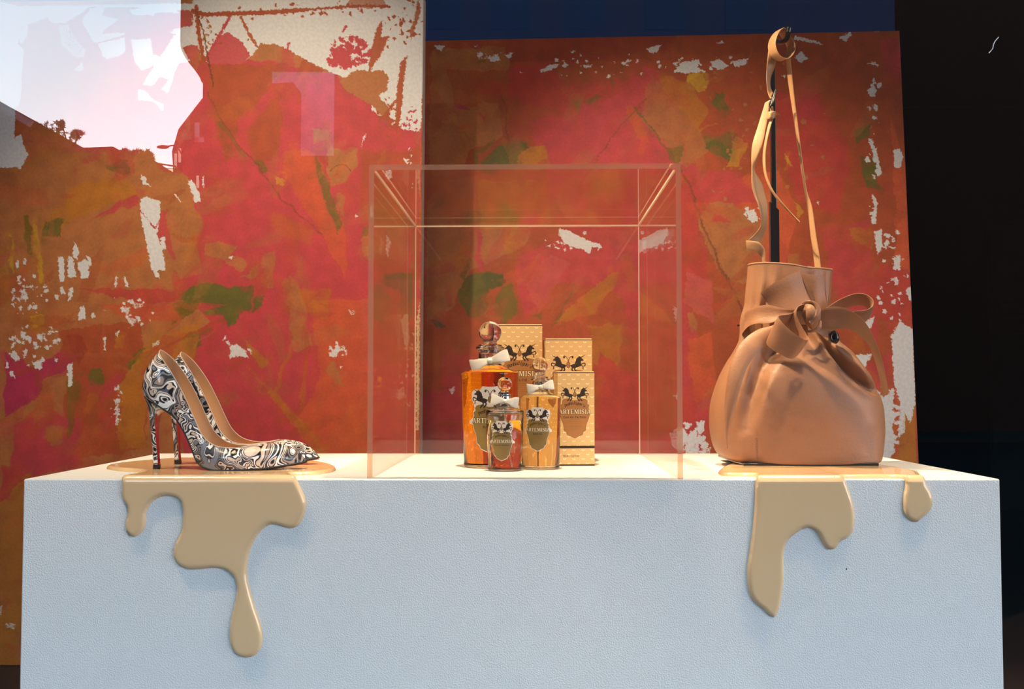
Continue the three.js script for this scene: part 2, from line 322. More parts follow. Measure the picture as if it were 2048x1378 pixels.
const LEFT_WHITES = `
white 365,-10 845,-10 838,250 834,266 800,262 790,250 775,255 780,240 755,235 738,225 735,205 760,185 725,170 690,162 640,140 590,115 560,96 535,88 508,86 490,110 468,127 400,125 388,118 382,105 378,88 365,88
white 0,3 365,3 365,18 330,15 300,20 240,8 170,8 150,5 120,25 98,38 72,38 60,26 25,38 18,40 0,28
white -60,-10 0,3 0,330 -60,330
white 0,28 18,40 20,60 8,78 0,70
white 0,80 12,90 10,150 10,190 5,205 0,200
white 150,10 180,8 175,25 210,33 185,50 175,62 222,60 225,64 160,80 152,65 132,37
white 170,82 225,70 225,100 215,106 190,112 178,105
white 235,15 300,5 330,15 335,22 290,20 285,25 240,25
white 238,75 278,73 285,105 300,110 330,65 318,60 325,58 350,100 362,120 340,122 330,140 325,165 316,183 305,175 320,155 300,150 265,165 290,125 262,138 245,115
white 265,165 330,85 346,105 300,150 285,168
white 255,175 270,178 290,198 308,206 310,220 285,198 258,196
white 325,55 365,48 365,85 345,92 335,75
white,0.5 85,45 105,42 125,75 143,95 140,108 125,108 95,85
white,0.6 120,135 138,118 140,135
~rust,1,9 365,18 390,26 450,25 520,24 600,20
~rust,1,5 600,20 700,14 770,16
pink,0.9 420,70 440,62 470,85 487,110 470,127 400,126 392,116
~pink,0.95,6 443,30 425,62 392,118
~rust,0.9,5 465,32 485,70 500,92
~rust,1,8 372,10 378,60 390,120
~brown,0.9,3 372,18 388,60 400,120 412,170
*pink,110,9 690,106 44,32
*pink,50,12 672,120 26,20
*rust,34,6 795,50 45,60
*rust,40,5 630,18 130,16
*rust,40,6 768,238 34,42
*pink,26,5 815,250 18,40
*rust,14,5 440,50 60,40
*tan,24,5 388,70 18,50
rust,0.95 745,60 757,42 755,78 772,75 760,102 742,130 728,152 735,100
tan 735,145 760,143 771,160 768,182 750,195 766,212 775,222 760,236 740,215 700,192 680,180 670,165 690,150 705,142
rust,0.95 795,128 808,114 801,170 798,215 790,275 785,262 788,180
~rust,0.9,6 785,205 760,238
rust,0.8 830,0 836,25 816,85 812,70 822,40
rust,0.6 690,0 760,0 762,14 730,20 680,16
~pink,1,5 676,65 682,55
~pink,1,4 566,85 562,100
~pink,1,4 826,225 812,228
white 265,345 280,356 276,361 290,372 270,366
white 267,396 278,391 292,396 308,400 308,436 300,452 285,440 268,418
white 266,420 285,440 300,462 312,490 320,520 322,540 306,540 312,556 332,566 300,550 291,530 285,500 277,468
white,0.8 300,455 308,440 300,480 290,455
white 310,475 318,470 322,495 314,500
white 363,360 372,358 388,385 390,400 381,406 372,385
~white,0.9,3 395,353 396,374
~white,1,3 338,388 350,402
white,0.9 100,512 112,512 116,560 105,562
white,0.85 120,512 130,510 140,552 122,553
white 140,525 155,516 164,522 165,555 150,556
white,0.9 133,480 144,500 140,518 130,508
white 158,511 166,512 170,524 167,532
white 105,573 112,571 118,586 110,588
white 126,575 135,574 132,594 124,600
white 96,588 104,588 104,598 96,598
white,0.9 220,552 225,553 222,574 218,573
white,0.9 236,552 241,552 249,574 243,574
white,0.8 15,515 20,518 18,534 13,532
white,0.7 29,513 36,516 33,528 29,526
white,0.8 18,548 25,550 22,562 17,560
white,0.6 26,575 40,585 38,600 26,598
white 150,612 158,612 162,636 148,640 145,630
white 172,624 178,624 181,634 172,636
white,0.7 232,612 252,614 250,624 234,624
white,0.5 260,604 280,606 275,616 258,616
white,0.6 245,634 268,638 258,652 248,642
white,0.8 60,668 75,667 72,684 64,676
white,0.7 28,662 40,664 36,676 30,674
white,0.9 199,673 205,672 204,700 201,700
white,0.8 224,664 234,660 226,674
white,0.8 5,708 18,700 30,718 20,722
white,0.9 36,698 44,697 42,712 35,716
white 53,724 74,720 74,738 64,738
white,0.9 6,744 14,740 22,756 12,752
white,0.9 0,720 7,728 4,738 0,736
white,0.95 126,730 138,724 138,770 130,775
white,0.9 225,774 233,772 235,780 226,782
white,0.6 228,800 234,802 234,850 229,852
white,0.55 297,688 315,680 312,690 300,692
white,0.9 457,690 472,688 486,700 496,716 476,711 455,717 458,702
white,0.9 440,681 449,670 450,676
white,0.9 448,684 456,682 456,692
white,0.75 660,706 675,688 680,696 672,716 663,714
white,0.6 680,690 696,707 686,702
white,0.5 690,620 710,622 705,632
white,0.9 678,731 684,731 682,738
white,0.8 450,514 462,512 456,519
cream,0.9 800,640 814,626 818,680 812,704 805,672
cream,0.6 792,780 808,772 812,795 795,800
white 740,405 736,420 738,438 742,440
white,0.7 765,346 778,342 780,358 770,362
white,0.6 770,470 780,485 772,520 768,500
white,0.8 708,430 712,432 706,440
white,0.7 722,270 728,268 715,300
white,0.8 802,318 815,322 806,328
cream,0.7 832,640 838,600 838,860 833,860
white,0.5 0,1218 12,1215 10,1235 0,1232
white,0.5 18,1250 40,1252 38,1262 20,1258
white,0.9 0,270 14,262 20,285 28,300 12,330 0,330
~white,1,6 14,330 28,302
*white,40,6 40,590 42,46
*white,34,7 60,690 62,42
*white,22,5 250,625 50,40
*white,22,5 230,820 14,50
*white,16,5 475,703 26,14
*white,14,5 676,702 20,16
*cream,30,5 818,740 16,120
*white,10,4 820,320 14,60
`;
const RIGHT_STROKES = `
rust 845,50 1830,50 1850,520 845,520
deep,0.7 1000,60 1350,60 1340,110 1000,110
tan,0.9 850,80 1000,78 1010,110 985,180 1000,260 930,290 920,330 860,340 845,300
rust,0.9 880,120 1000,130 1000,190 900,200
red,0.9 1010,112 1080,122 1150,152 1250,150 1300,128 1320,150 1260,190 1140,215 1060,200 1010,180
pink 1050,230 1150,215 1240,180 1290,125 1330,140 1290,220 1330,290 1400,330 1380,420 1120,420 1090,330 1070,290
tan,0.8 1300,140 1340,180 1400,250 1420,300 1370,330 1320,270 1280,230 1290,180
ochre,0.8 1310,135 1380,160 1420,220 1400,250 1340,190
orange,0.8 1250,200 1275,210 1300,280 1280,270 1255,230
~moss,0.9,4 1268,208 1300,245 1345,300 1370,350
moss 950,335 952,310 990,282 1030,268 1048,276 1050,300 1020,328
teal,0.7 955,330 960,315 990,300 1000,330
ochre 1020,328 1040,290 1084,277 1098,325 1050,330
~olive,0.9,7 942,330 945,295 980,268
olive,0.9 1138,193 1155,185 1165,205 1155,212
olive,0.8 1165,188 1200,176 1188,192 1170,198
olive 1212,143 1230,152 1226,166
olive,0.9 1238,118 1250,134 1236,125
~olive,0.8,5 945,106 960,104
magenta,0.9 896,192 918,194 930,203 905,203
pink,0.8 948,212 965,216 958,226
olive,0.8 893,224 898,226 900,236
ochre 950,350 1090,350 1100,440 1040,450 955,450
tan,0.8 870,350 950,340 945,445 845,450 845,400
ochre,0.9 985,400 1030,370 1010,450 960,520 980,400
pink,0.7 1090,370 1180,370 1280,440 1280,520 1120,440
red 1130,350 1400,340 1420,560 1330,600 1280,470 1200,440
tan 845,448 1062,448 1050,482 1010,502 935,532 905,602 868,645 845,640
ochre,0.8 1000,450 1060,450 1040,490 1010,500
ochre,0.9 900,500 945,486 942,520 905,525
pink 943,448 955,452 962,535 950,525 948,480
moss 912,575 922,548 950,536 1000,538 1008,556 978,570 968,592 982,622 965,642 935,626 918,602
green,0.9 960,540 1005,540 1005,560 970,572
~olive,0.8,9 918,545 935,512
olive 988,592 1006,562 1022,556 1032,592 1026,632 1005,642 987,612
teal 855,628 872,634 896,656 886,666 868,650
pink,0.9 1030,505 1120,468 1250,482 1280,600 1200,565 1110,560 1050,640 1035,560
rose,0.6 1050,560 1100,500 1140,520 1080,620
ochre,0.9 1110,640 1160,590 1215,545 1240,540 1228,575 1190,625 1150,655
moss,0.8 1118,655 1140,640 1138,670 1125,672
olive,0.8 1068,628 1088,618 1085,632
rust 870,650 960,640 1080,650 1200,620 1260,650 1260,860 880,790
ochre,0.8 1180,650 1250,640 1240,760 1190,720
pink,0.9 830,790 880,770 930,795 920,840 830,850
red 830,850 1000,840 1180,880 1260,840 1420,860 1420,945 830,945
~olive,0.7,7 1235,770 1258,815
pink,0.9 1270,460 1380,600 1430,760 1420,930 1260,920 1280,700 1250,600
rose,0.8 1380,540 1430,560 1430,640 1370,600
rust,0.8 1270,620 1330,640 1360,760 1280,760
orange 1400,360 1560,340 1600,420 1570,540 1450,540
pink,0.8 1380,330 1480,340 1520,400 1420,410 1390,380
tan 1398,440 1412,408 1440,398 1500,418 1522,440 1532,520 1500,562 1460,560 1420,500
pink 1430,420 1450,428 1472,446 1448,450 1428,438
tan 1412,440 1560,440 1540,500 1460,495 1430,480
moss,0.95 1428,178 1450,180 1456,212 1436,216 1423,200
yellow 1376,138 1416,138 1414,176 1395,176 1374,156
moss 1408,270 1470,256 1478,270 1458,320 1440,310 1412,290
yellow,0.6 1470,270 1500,280 1480,330 1455,330
~ochre,0.9,4 1378,268 1433,240
~brown,0.75,5 1372,345 1400,420 1440,520 1482,600 1500,640
~brown,0.5,3 1160,360 1240,240 1290,190
~moss,0.6,4 1150,560 1130,610 1105,650
~tan,0.5,6 1040,560 1080,500 1120,470
~brown,0.6,3 1010,300 1005,200 985,160
ochre,0.6 1700,700 1720,760 1700,820 1680,780
rose,0.7 1290,640 1340,700 1330,780 1285,740
pink,0.8 880,700 1010,720 1090,800 1000,860 880,830
red,0.9 1200,700 1290,760 1400,800 1400,930 1200,930
olive,0.8 1335,290 1370,280 1360,320 1335,312
red 1550,180 1640,200 1700,300 1680,430 1600,400 1560,300
pink,0.7 1600,160 1640,180 1640,260 1600,240
yellow,0.9 1570,300 1582,312 1586,332 1574,325
yellow,0.7 1590,402 1610,422 1600,436
rust 1700,60 1795,60 1805,250 1700,250
pink,0.7 1760,80 1798,80 1804,160 1770,150
moss,0.9 1712,255 1738,248 1746,272 1712,285
moss 1718,312 1752,320 1758,375 1732,372
pink,0.8 1650,450 1740,440 1760,700 1700,640 1660,560
ochre,0.8 1700,450 1750,460 1745,500 1710,480
orange 1780,230 1815,350 1838,930 1790,930 1790,400
red,0.9 1760,520 1825,540 1830,640 1780,660 1740,600
pink,0.8 1735,730 1790,700 1790,790 1740,800
ochre 1800,800 1828,770 1838,930 1795,930
orange 1380,680 1430,660 1440,780 1395,800
tan,0.9 1378,622 1392,618 1398,650 1385,660
tan,0.7 1580,500 1600,500 1600,540 1580,540
`;
const RIGHT_WHITES = `
white,0.9 963,98 985,94 993,106 978,108
white,0.9 1003,99 1010,90 1019,90 1010,104
white,0.9 1076,126 1095,116 1114,116 1106,123 1085,131
white,0.8 1118,118 1125,113 1133,117 1125,123
white,0.7 1160,119 1182,118 1178,123 1166,124
white,0.7 1240,115 1255,108 1262,111 1245,120
white,0.9 1290,88 1310,82 1322,80 1310,97 1298,95
white,0.7 1135,90 1148,88 1140,95
white 852,72 876,72 868,86
white,0.9 935,76 944,74 942,78
white 1346,136 1360,118 1398,111 1394,130 1410,137 1370,139
white,0.95 1420,116 1440,112 1458,126 1440,134 1426,128
white,0.9 1464,116 1498,111 1490,126 1470,128
white,0.7 1432,78 1445,75 1450,80 1438,81
white,0.8 1588,112 1602,99 1616,114 1602,122
white,0.7 1590,68 1610,74 1640,82 1646,88 1610,80 1588,76
white,0.9 1678,74 1700,62 1702,70 1690,82
white,0.8 1740,56 1755,54 1756,64 1744,62
white,0.7 1733,126 1750,124 1758,132 1742,130
white,0.95 1734,178 1746,170 1753,182 1748,194 1738,192
white,0.8 1735,212 1742,214 1740,222
white,0.95 1736,276 1744,276 1756,312 1763,346 1756,352 1750,318
white 1787,300 1798,296 1806,312 1800,336 1788,334
white,0.8 1744,384 1756,402 1752,446 1742,444 1748,410
white,0.8 1494,416 1512,414 1520,440 1500,430
white,0.9 1500,428 1514,436 1508,442 1498,434
white,0.9 1564,148 1572,146 1570,153
white,0.8 1634,402 1640,400 1640,408
white 1750,462 1764,455 1766,490 1757,508 1751,486
white,0.8 1786,512 1801,508 1801,540 1790,536
white,0.7 1790,556 1798,556 1797,570 1791,568
white,0.8 1812,575 1824,570 1824,602 1816,592
white 1784,668 1800,640 1826,654 1832,800 1822,842 1802,802 1790,762 1786,700
white,0.95 1703,706 1746,704 1730,736 1714,748
white,0.85 1738,792 1790,782 1786,832 1792,900 1764,934 1750,880 1744,842
white,0.7 1800,808 1812,800 1812,860 1798,870
white,0.8 1730,642 1752,628 1744,652 1736,660
white,0.8 1400,840 1416,837 1416,860 1404,866
white,0.6 1345,866 1360,852 1380,868 1372,900 1352,890
white,0.7 1378,868 1400,864 1406,894 1394,934 1378,924
white,0.6 1404,898 1430,890 1420,930
white,0.7 1352,788 1366,782 1362,796
white 1117,449 1140,454 1160,466 1176,474 1200,480 1206,490 1186,486 1180,502 1165,491 1150,488 1130,480 1118,464
white,0.8 1090,484 1102,480 1100,488
white,0.7 1192,478 1206,488 1198,494
white,0.7 828,790 842,786 840,798
white,0.6 895,775 910,768 905,785
white,0.7 1350,608 1362,610 1356,640
*white,26,7 1748,260 14,190
*white,36,9 1785,560 30,110
*white,80,10 1765,840 34,90
*white,50,9 1385,885 34,44
*white,24,6 1400,120 90,16
*white,30,5 1180,120 220,24
*white,18,5 975,98 40,10
*white,26,6 1150,472 60,22
*white,14,5 1508,425 20,16
*tan,60,6 1500,250 160,160
`;
function painting(label, tex, wide, high, thick, bottomCentre, yaw, lean, canvasSpan) {
  const g = thing('abstract_painting', bottomCentre, label, 'painting');
  g.rotation.set(0, yaw, 0); g.rotation.order = 'YXZ'; g.rotation.x = -lean;
  const cloth = std({ color: 0xffffff, map: tex, roughness: 0.62, bumpMap: noiseTexture(256, (x, y) => 0.5 + 0.25 * Math.sin(x * 900) * Math.sin(y * 900) + 0.25 * fbm(x * 30, y * 30)), bumpScale: 0.0004 });
  const face = new RoundedBoxGeometry(wide, high, 0.006, 2, 0.0025).translate(0, high / 2, -0.003);
  const p = face.attributes.position, uv = face.attributes.uv;
  for (let i = 0; i < p.count; i++) uv.setXY(i, (p.getX(i) + wide / 2) / wide, p.getY(i) / high);
  local('canvas', face, cloth, g);
  const edge = std({ color: rgb(0.42, 0.33, 0.27), roughness: 0.85 }), t = 0.03;
  for (const [x0, x1, y0, y1] of [[-wide / 2, wide / 2, 0, t], [-wide / 2, wide / 2, high - t, high], [-wide / 2, -wide / 2 + t, t, high - t], [wide / 2 - t, wide / 2, t, high - t]]) local('stretcher_bar', box(x0, x1, y0, y1, -thick, -0.0062, 0.002), edge, g);
  return g;
}
{
  const k = 2.25 / F;                                   // metres per picture unit on the left canvas
  const tex = paintTexture(-80, -8, 920, 1344, 1.35, 'tan', LEFT_STROKES, LEFT_WHITES, 3, (x, y) => [x, y + 58 * Math.max(0, (y / 1335) * (1 - y / 1335))]);
  const right = at(836, 1330, 2.205), wide = 920 * k * 1.0, yaw = -0.045, lean = 0.030;
  const c = V(right.x - (wide / 2) * Math.cos(yaw), 0, right.z - (wide / 2) * 0.045);
  painting('tall abstract canvas with a white splashed top, leaning behind the marbled shoes', tex, wide, 1.516, 0.045, c, yaw, lean);
  const k2 = 2.42 / F, tex2 = paintTexture(826, 62, 996, 1233, 1.4, 'rust', RIGHT_STROKES, RIGHT_WHITES, 8, (x, y) => { const t = (y - 62) / 1233, e = 1797 + (43 * (y - 52)) / 878; return [x + ((1822 - e) * (x - 826)) / (e - 826), y + 92 * Math.max(0, t * (1 - t))]; });
  const yaw2 = -0.062, lean2 = 0.082, br = at(1853, 1200, 2.36), wide2 = 1.215;
  painting('rust and pink abstract canvas leaning against the blue wall behind the leather bag', tex2, wide2, 1.52, 0.04, V(br.x - (wide2 / 2) * Math.cos(yaw2), 0, -2.36 - (wide2 / 2) * 0.062), yaw2, lean2);
}

// ---------------------------------------------------------------- podium
{
  const x0 = at(47, 958, 1.4).x, x1 = at(2000, 958, 1.4).x, h = TOP;
  const roller = noiseTexture(512, (x, y) => 0.5 + 0.34 * fbm(x * 46, y * 46, 2) + 0.22 * fbm(x * 130, y * 130, 2));
  roller.repeat.set(3.4, 3.4);
  const white = std({ color: rgb(0.80, 0.80, 0.79), roughness: 0.6, bumpMap: roller, bumpScale: 0.0009 });
  const g = thing('display_podium', V((x0 + x1) / 2, 0, PZ - 0.265), 'long white painted plinth carrying the shoes, clear case and bag', 'plinth');
  const geo = box(x0, x1, 0, h, PZ - 0.53, PZ, 0.0025), p = geo.attributes.position, n = geo.attributes.normal, uv = geo.attributes.uv;
  for (let i = 0; i < p.count; i++) { const ax = Math.abs(n.getX(i)), ay = Math.abs(n.getY(i)); uv.setXY(i, (ax > 0.7 ? p.getZ(i) : p.getX(i)) / 0.5, (ay > 0.7 ? p.getZ(i) : p.getY(i)) / 0.5); }
  part('body', geo, white, g);
  const chip = std({ color: rgb(0.06, 0.06, 0.07), roughness: 0.8 }), bump = white;
  for (const [px, py, r] of [[1693, 1138, 1.2], [1950, 1096, 0.9], [1598, 1212, 1.1], [1612, 1340, 1], [1668, 1334, 1], [1865, 1150, 0.8]]) { const q = at(px, py, 1.4); part('paint_speck', new THREE.SphereGeometry(r * 0.0008, 8, 6).scale(1, 1.6, 0.5).translate(q.x, q.y, PZ), r > 1.15 ? chip : bump, g); }
}
// ---------------------------------------------------------------- poured puddles that run over the podium's front edge
const PUDDLE = 0.0055;
const dripMat = phy({ color: rgb(0.80, 0.54, 0.30), roughness: 0.22, clearcoat: 0.5, clearcoatRoughness: 0.08 });
function drip(label, topPts, frontPts, extra) {
  // one outline on the unrolled sheet: s < 0 lies on the top, s > 0 hangs in front
  const unTop = ([px, py]) => { const q = onLevel(px, Math.max(py, 911), TOP + PUDDLE); return [q.x, -(PZ - q.z)]; };
  const unFront = ([px, py]) => { const q = at(px, py, 1.393); return [q.x, TOP - q.y]; };
  const poly = smoothClosed([...topPts.map(unTop).map(([x, s]) => [x, s]), ...frontPts.map(unFront)], 520);
  const { pts, tris } = fillPolygon(poly, 0.0024), r = 0.002, bend = (Math.PI / 2) * r, pos = [], uv = [];
  for (const [x, s, d] of pts) {
    const e = Math.min(1, d / 0.006), hgt = PUDDLE * Math.sqrt(1 - (1 - e) ** 2);
    const a = clamp((s + bend / 2) / bend, 0, 1) * (Math.PI / 2), over = s < -bend / 2 ? s + bend / 2 : s > bend / 2 ? s - bend / 2 : 0;
    const y = TOP - r + Math.cos(a) * (r + hgt) + (s > 0 ? -over : 0), z = PZ - r + Math.sin(a) * (r + hgt) + (s < 0 ? over : 0);
    pos.push(x, y + 0.0001, z + 0.0001); uv.push(x * 4, s * 4);
  }
  // orientation: top faces up
  for (let i = 0; i < tris.length; i += 3) { const t = tris[i + 1]; tris[i + 1] = tris[i + 2]; tris[i + 2] = t; }
  const geo = indexed(pos, uv, tris);
  const q = onLevel(topPts[0][0], 950, TOP), m = part('poured_puddle', geo, dripMat, null);
  tag(m, label, 'puddle', 'beige puddles poured over the plinth edge');
}
drip('beige glossy puddle under the shoes, dripping down the plinth front at left',
  [[590, 949], [583, 944.5], [631, 942.5], [668, 936], [668, 929], [640, 922], [600, 917], [520, 914], [430, 914], [353, 915], [296, 919], [240, 924.5], [213, 930], [235, 935], [270, 937.5], [290, 941], [275, 945], [248, 949]],
  pairs('241,972 241,996 250,1012 252,1030 247,1053 253,1069 265,1075 280,1065 288,1050 289,1028 299,1007 320,994 340,993 353,998 361,1012 363,1037 360,1063 348,1088 344,1111 352,1128 372,1139 398,1139 424,1137 446,1140 462,1151 470,1168 470,1194 462,1229 457,1261 458,1287 468,1309 488,1317 508,1312 521,1293 523,1270 519,1248 510,1222 499,1184 492,1149 494,1117 503,1088 519,1063 535,1051 551,1050 567,1055 582,1057 596,1050 607,1028 610,1005 604,986 596,969'));
drip('beige glossy puddle under the bag, with one wide and one small drip',
  [[1844, 949], [1838, 943], [1800, 934], [1700, 921], [1600, 916], [1500, 918], [1450, 930], [1440, 936], [1437, 940.5], [1452, 945], [1482, 945.8], [1508, 946]],
  pairs('1513,970 1512,1004 1508,1049 1502,1101 1497,1136 1498,1170 1504,1195 1518,1212 1529,1220 1539,1231 1551,1236 1558,1226 1565,1198 1569,1164 1570,1125 1571,1101 1579,1081 1598,1065 1618,1056 1636,1065 1646,1084 1657,1098 1669,1100 1677,1094 1683,1084 1698,1077 1709,1063 1712,1039 1709,1008 1700,980 1692,958').concat([[1690, 946.5], [1733, 946.3], [1805, 946.5]].map((p) => [p[0], 950.5]), pairs('1814,965 1810,990 1809,1014 1814,1032 1825,1042 1837,1045 1848,1037 1861,1025 1869,1008 1866,987 1856,969')));

// ---------------------------------------------------------------- clear acrylic case
{
  const a = at(740, 957, 1.4), b = at(1377, 957, 1.4), yaw = -0.022, wide = (b.x - a.x) * 0.992, high = at(1050, 329, 1.402).y - TOP, deep = 0.505, t = 0.0075;
  const g = thing('display_case', V((a.x + b.x) / 2 - 0.001, TOP, -1.3995 - deep / 2), 'clear acrylic box case standing over the perfume bottles and cartons', 'case');
  g.rotation.y = yaw;
  const pane = phy({ color: rgb(0.985, 0.975, 0.97), roughness: 0, transmission: 1, thickness: 0, ior: 1.49 });
  const edge = phy({ color: rgb(0.92, 0.66, 0.48), roughness: 0.40, transmission: 0.86, thickness: 0, ior: 1.49 });
  const joint = phy({ color: rgb(0.99, 0.98, 0.97), roughness: 0, transmission: 1, thickness: 0, ior: 1.03 });        // bonded edges hardly reflect
  const panel = (name, x0, x1, y0, y1, z0, z1, axis) => {
    const geo = box(x0, x1, y0, y1, z0, z1); geo.groups.forEach((q, i) => (q.materialIndex = i === 4 && axis !== 2 ? 1 : Math.floor(i / 2) === axis ? 0 : 2));
    local(name, geo, [pane, edge, joint], g);
  };
  const w = wide / 2, d = deep / 2;
  panel('front_panel', -w + t, w - t, 0.0003, high - t, d - t, d, 2); panel('back_panel', -w + t, w - t, 0.0003, high - t, -d, -d + t, 2);
  panel('side_panel', -w, -w + t, 0.0003, high - t, -d, d, 0); panel('side_panel', w - t, w, 0.0003, high - t, -d, d, 0);
  panel('top_panel', -w, w, high - t, high, -d, d, 1);
  // bright glue joints along the inner corners
  const glue = phy({ color: rgb(1.0, 0.80, 0.62), roughness: 0.6, transmission: 0.35, thickness: 0 }), q = 0.0017;
  const bead = (x0, x1, y0, y1, z0, z1) => local('glue_joint', box(x0, x1, y0, y1, z0, z1), glue, g);
  const yi = high - t, wi = w - t, di = d - t;
  bead(-wi, wi, yi - q, yi, -di, -di + q); bead(-wi, -wi + q, yi - q, yi, -di, di); bead(wi - q, wi, yi - q, yi, -di, di);
  bead(-wi, -wi + q * 0.6, 0.001, yi, -di, -di + q * 0.6); bead(wi - q * 0.6, wi, 0.001, yi, -di, -di + q * 0.6);
  
}

// ---------------------------------------------------------------- pair of marbled stiletto pumps
{
  // marbled patent leather: paint poured in thin folded ribbons
  const MS = 1024, mc = canvasOf(MS, MS), mx = mc.getContext('2d'), im = mx.createImageData(MS, MS);
  const bands = [[16, 16, 20], [52, 54, 64], [150, 140, 134], [250, 246, 242], [112, 98, 90], [214, 188, 170], [24, 26, 34], [84, 92, 108], [240, 234, 228], [168, 138, 122], [255, 252, 250], [48, 46, 50], [14, 15, 20], [120, 128, 142], [226, 210, 196], [96, 80, 72]];
  for (let y = 0; y < MS; y++) for (let x = 0; x < MS; x++) {
    const u = x / MS * 3.4, v = y / MS * 3.4;
    const ax = u + 0.55 * N2(u * 0.9 + 3, v * 0.9) + 0.2 * N2(u * 2.3, v * 2.3 + 8), ay = v + 0.62 * N2(u * 0.9 - 6, v * 0.9 + 4) + 0.16 * N2(u * 2.3 + 31, v * 2.3);
    const q0 = ax * 0.75 + ay * 0.5 + 0.95 * N2(ax * 0.62, ay * 0.62 + 5) + 0.34 * N2(ax * 1.9 + 9, ay * 1.9), t = (q0 + 8 + 0.12 * N2(q0 * 3, 2)) * 10.5, k = Math.floor(t), f = t - k, s = smooth(f, 0.40, 0.60);
    const p = bands[((k * 7) % 16 + 16) % 16], q = bands[(((k + 1) * 7) % 16 + 16) % 16], o = (y * MS + x) * 4;
    const rim = 1 - 0.0 * s; for (let c = 0; c < 3; c++) im.data[o + c] = lerp(p[c], q[c], s) * rim; im.data[o + 3] = 255;
  }
  mx.putImageData(im, 0, 0); const marble = asTexture(mc); marble.wrapS = marble.wrapT = THREE.MirroredRepeatWrapping;
  const patent = phy({ map: marble, roughness: 0.32, clearcoat: 1, clearcoatRoughness: 0.035, specularIntensity: 0.6 });
  const nude = phy({ color: rgb(0.62, 0.36, 0.18), roughness: 0.42, clearcoat: 0.25, clearcoatRoughness: 0.3, side: THREE.DoubleSide });
  const redSole = phy({ color: rgb(0.42, 0.006, 0.012), roughness: 0.22, clearcoat: 0.8, clearcoatRoughness: 0.1 }), black = std({ color: rgb(0.01, 0.01, 0.011), roughness: 0.45 });
  const piping = std({ color: rgb(0.55, 0.42, 0.33), roughness: 0.5 });
  // matched stations from the heel to the toe, millimetres: feather line, top line, bulge
  const ST = [
    [1, 118, 0, 25.5, 186, 0, -10, 1, 0], [3, 117, 10, 26.5, 184, 7, -9, 0, 3], [11, 112.5, 19, 30, 179, 14, -6, 0, 5], [22, 106, 24, 38, 170, 18.5, -2, 0, 4.5], [36, 97.5, 26, 50, 154, 21, 0, 0, 3.5], [56, 83, 24.5, 64, 132, 22, 0, 0, 2.5],
    [72, 58, 22, 78, 105, 22, 0, 0, 2], [84, 32, 22.5, 90, 79, 23.5, 0, 0, 2.5], [95, 12, 27, 103, 54.5, 26.5, 0, 0, 4], [115, 2.5, 34, 120, 40, 29, 0, 1, 6], [148, 1.5, 37.5, 143, 34.5, 27.5, 0, 4, 8], [190, 3.2, 33, 165, 35.5, 21, 2, 7, 9],
    [220, 6.7, 21.5, 180, 38, 12.5, 4, 8.5, 6], [240, 9.5, 12.5, 187, 39.5, 6, 5.5, 8.5, 3], [253, 11.5, 5.5, 189.6, 40.3, 2, 6.5, 8.5, 1], [257, 12, 0, 190, 40.5, 0, 6.5, 8.5, 0]];
  const M = 0.000955, col = (k) => new THREE.CatmullRomCurve3(ST.map((r) => V(r[k], r[k + 1], r[k + 2])), false, 'centripetal');
  const fc = col(0), tc = col(3), bc = new THREE.CatmullRomCurve3(ST.map((r) => V(r[6], r[7], r[8])));
  const U = 90, VN = 22, half = [];
  for (let i = 0; i <= U; i++) { const t = i / U; half.push([fc.getPoint(t), tc.getPoint(t), bc.getPoint(t)]); }
  const around = [];                                                  // near side toe -> heel, far side heel -> toe
  for (let i = U; i >= 0; i--) around.push(half[i]);
  for (let i = 1; i < U; i++) around.push(half[i].map((v, k) => V(v.x, v.y, -v.z)));
  around.forEach((q, i) => { const t = i <= U ? 1 - i / U : (i - U) / U, lift = Math.sin(Math.PI * clamp((t - 0.02) / 0.72, 0, 1)), s = i <= U ? -1 : 1; q[1] = q[1].clone(); q[1].y += 2.6 * lift * s; q[1].x += 1.6 * lift * s; });
  const skin = (inset) => {
    const rows = [];
    for (let j = 0; j <= VN; j++) {
      const v = j / VN, b = 4 * v * (1 - v);
      rows.push(around.map(([f, t, q]) => { const p = f.clone().lerp(t, v).addScaledVector(q, b); const w = p.z; if (inset) { p.z = Math.sign(w) * Math.max(0, Math.abs(w) - inset); if (p.x < 40) p.x += inset * (1 - p.x / 40); if (p.x > 170) p.y -= inset; } return p.multiplyScalar(M); }));
    }
    return rows;
  };
  const uvs = (p) => [(p.x + 0.09) / 0.20, (p.y + Math.abs(p.z) * 0.9) / 0.20];
  const uvFar = (p) => [(p.x + 0.31) / 0.20, (p.y - p.z * 0.9 + 0.4) / 0.20];
  function across(shift, lift, m0, m1, steps = 10, flipSide = false) {
    const rows = [];
    for (let i = Math.round(m0 * U); i <= Math.round(m1 * U); i++) { const f = half[i][0], row = []; for (let k = 0; k <= steps; k++) { const s = 1 - (2 * k) / steps; row.push(V(f.x, f.y + lift + shift * (1 - s * s), Math.max(0.01, f.z) * s * 0.985).multiplyScalar(M)); } rows.push(row); }
    return gridGeo(rows, false, uvs, flipSide);
  }
  function pump(name, label, pos, uvf) {
    const g = thing(name, pos, label, 'high heel', 'pair of marbled stiletto pumps');
    local('upper', gridGeo(skin(0), true, uvf, true), patent, g);
    local('lining', gridGeo(skin(1.3), true, uvf), nude, g, 'nude leather lining');
    const rim = [...around.map(([, t]) => t.clone().multiplyScalar(M))], o = rim.map((p) => V(p.x, p.y + 0.0002, p.z)); o.push(o[0].clone());
    local('top_edge', new THREE.TubeGeometry(new THREE.CatmullRomCurve3(o.slice(0, -1), true), 260, 0.0009, 6, true), piping, g);
    local('insole', across(-2, 2.4, 0.02, 0.86), nude, g);
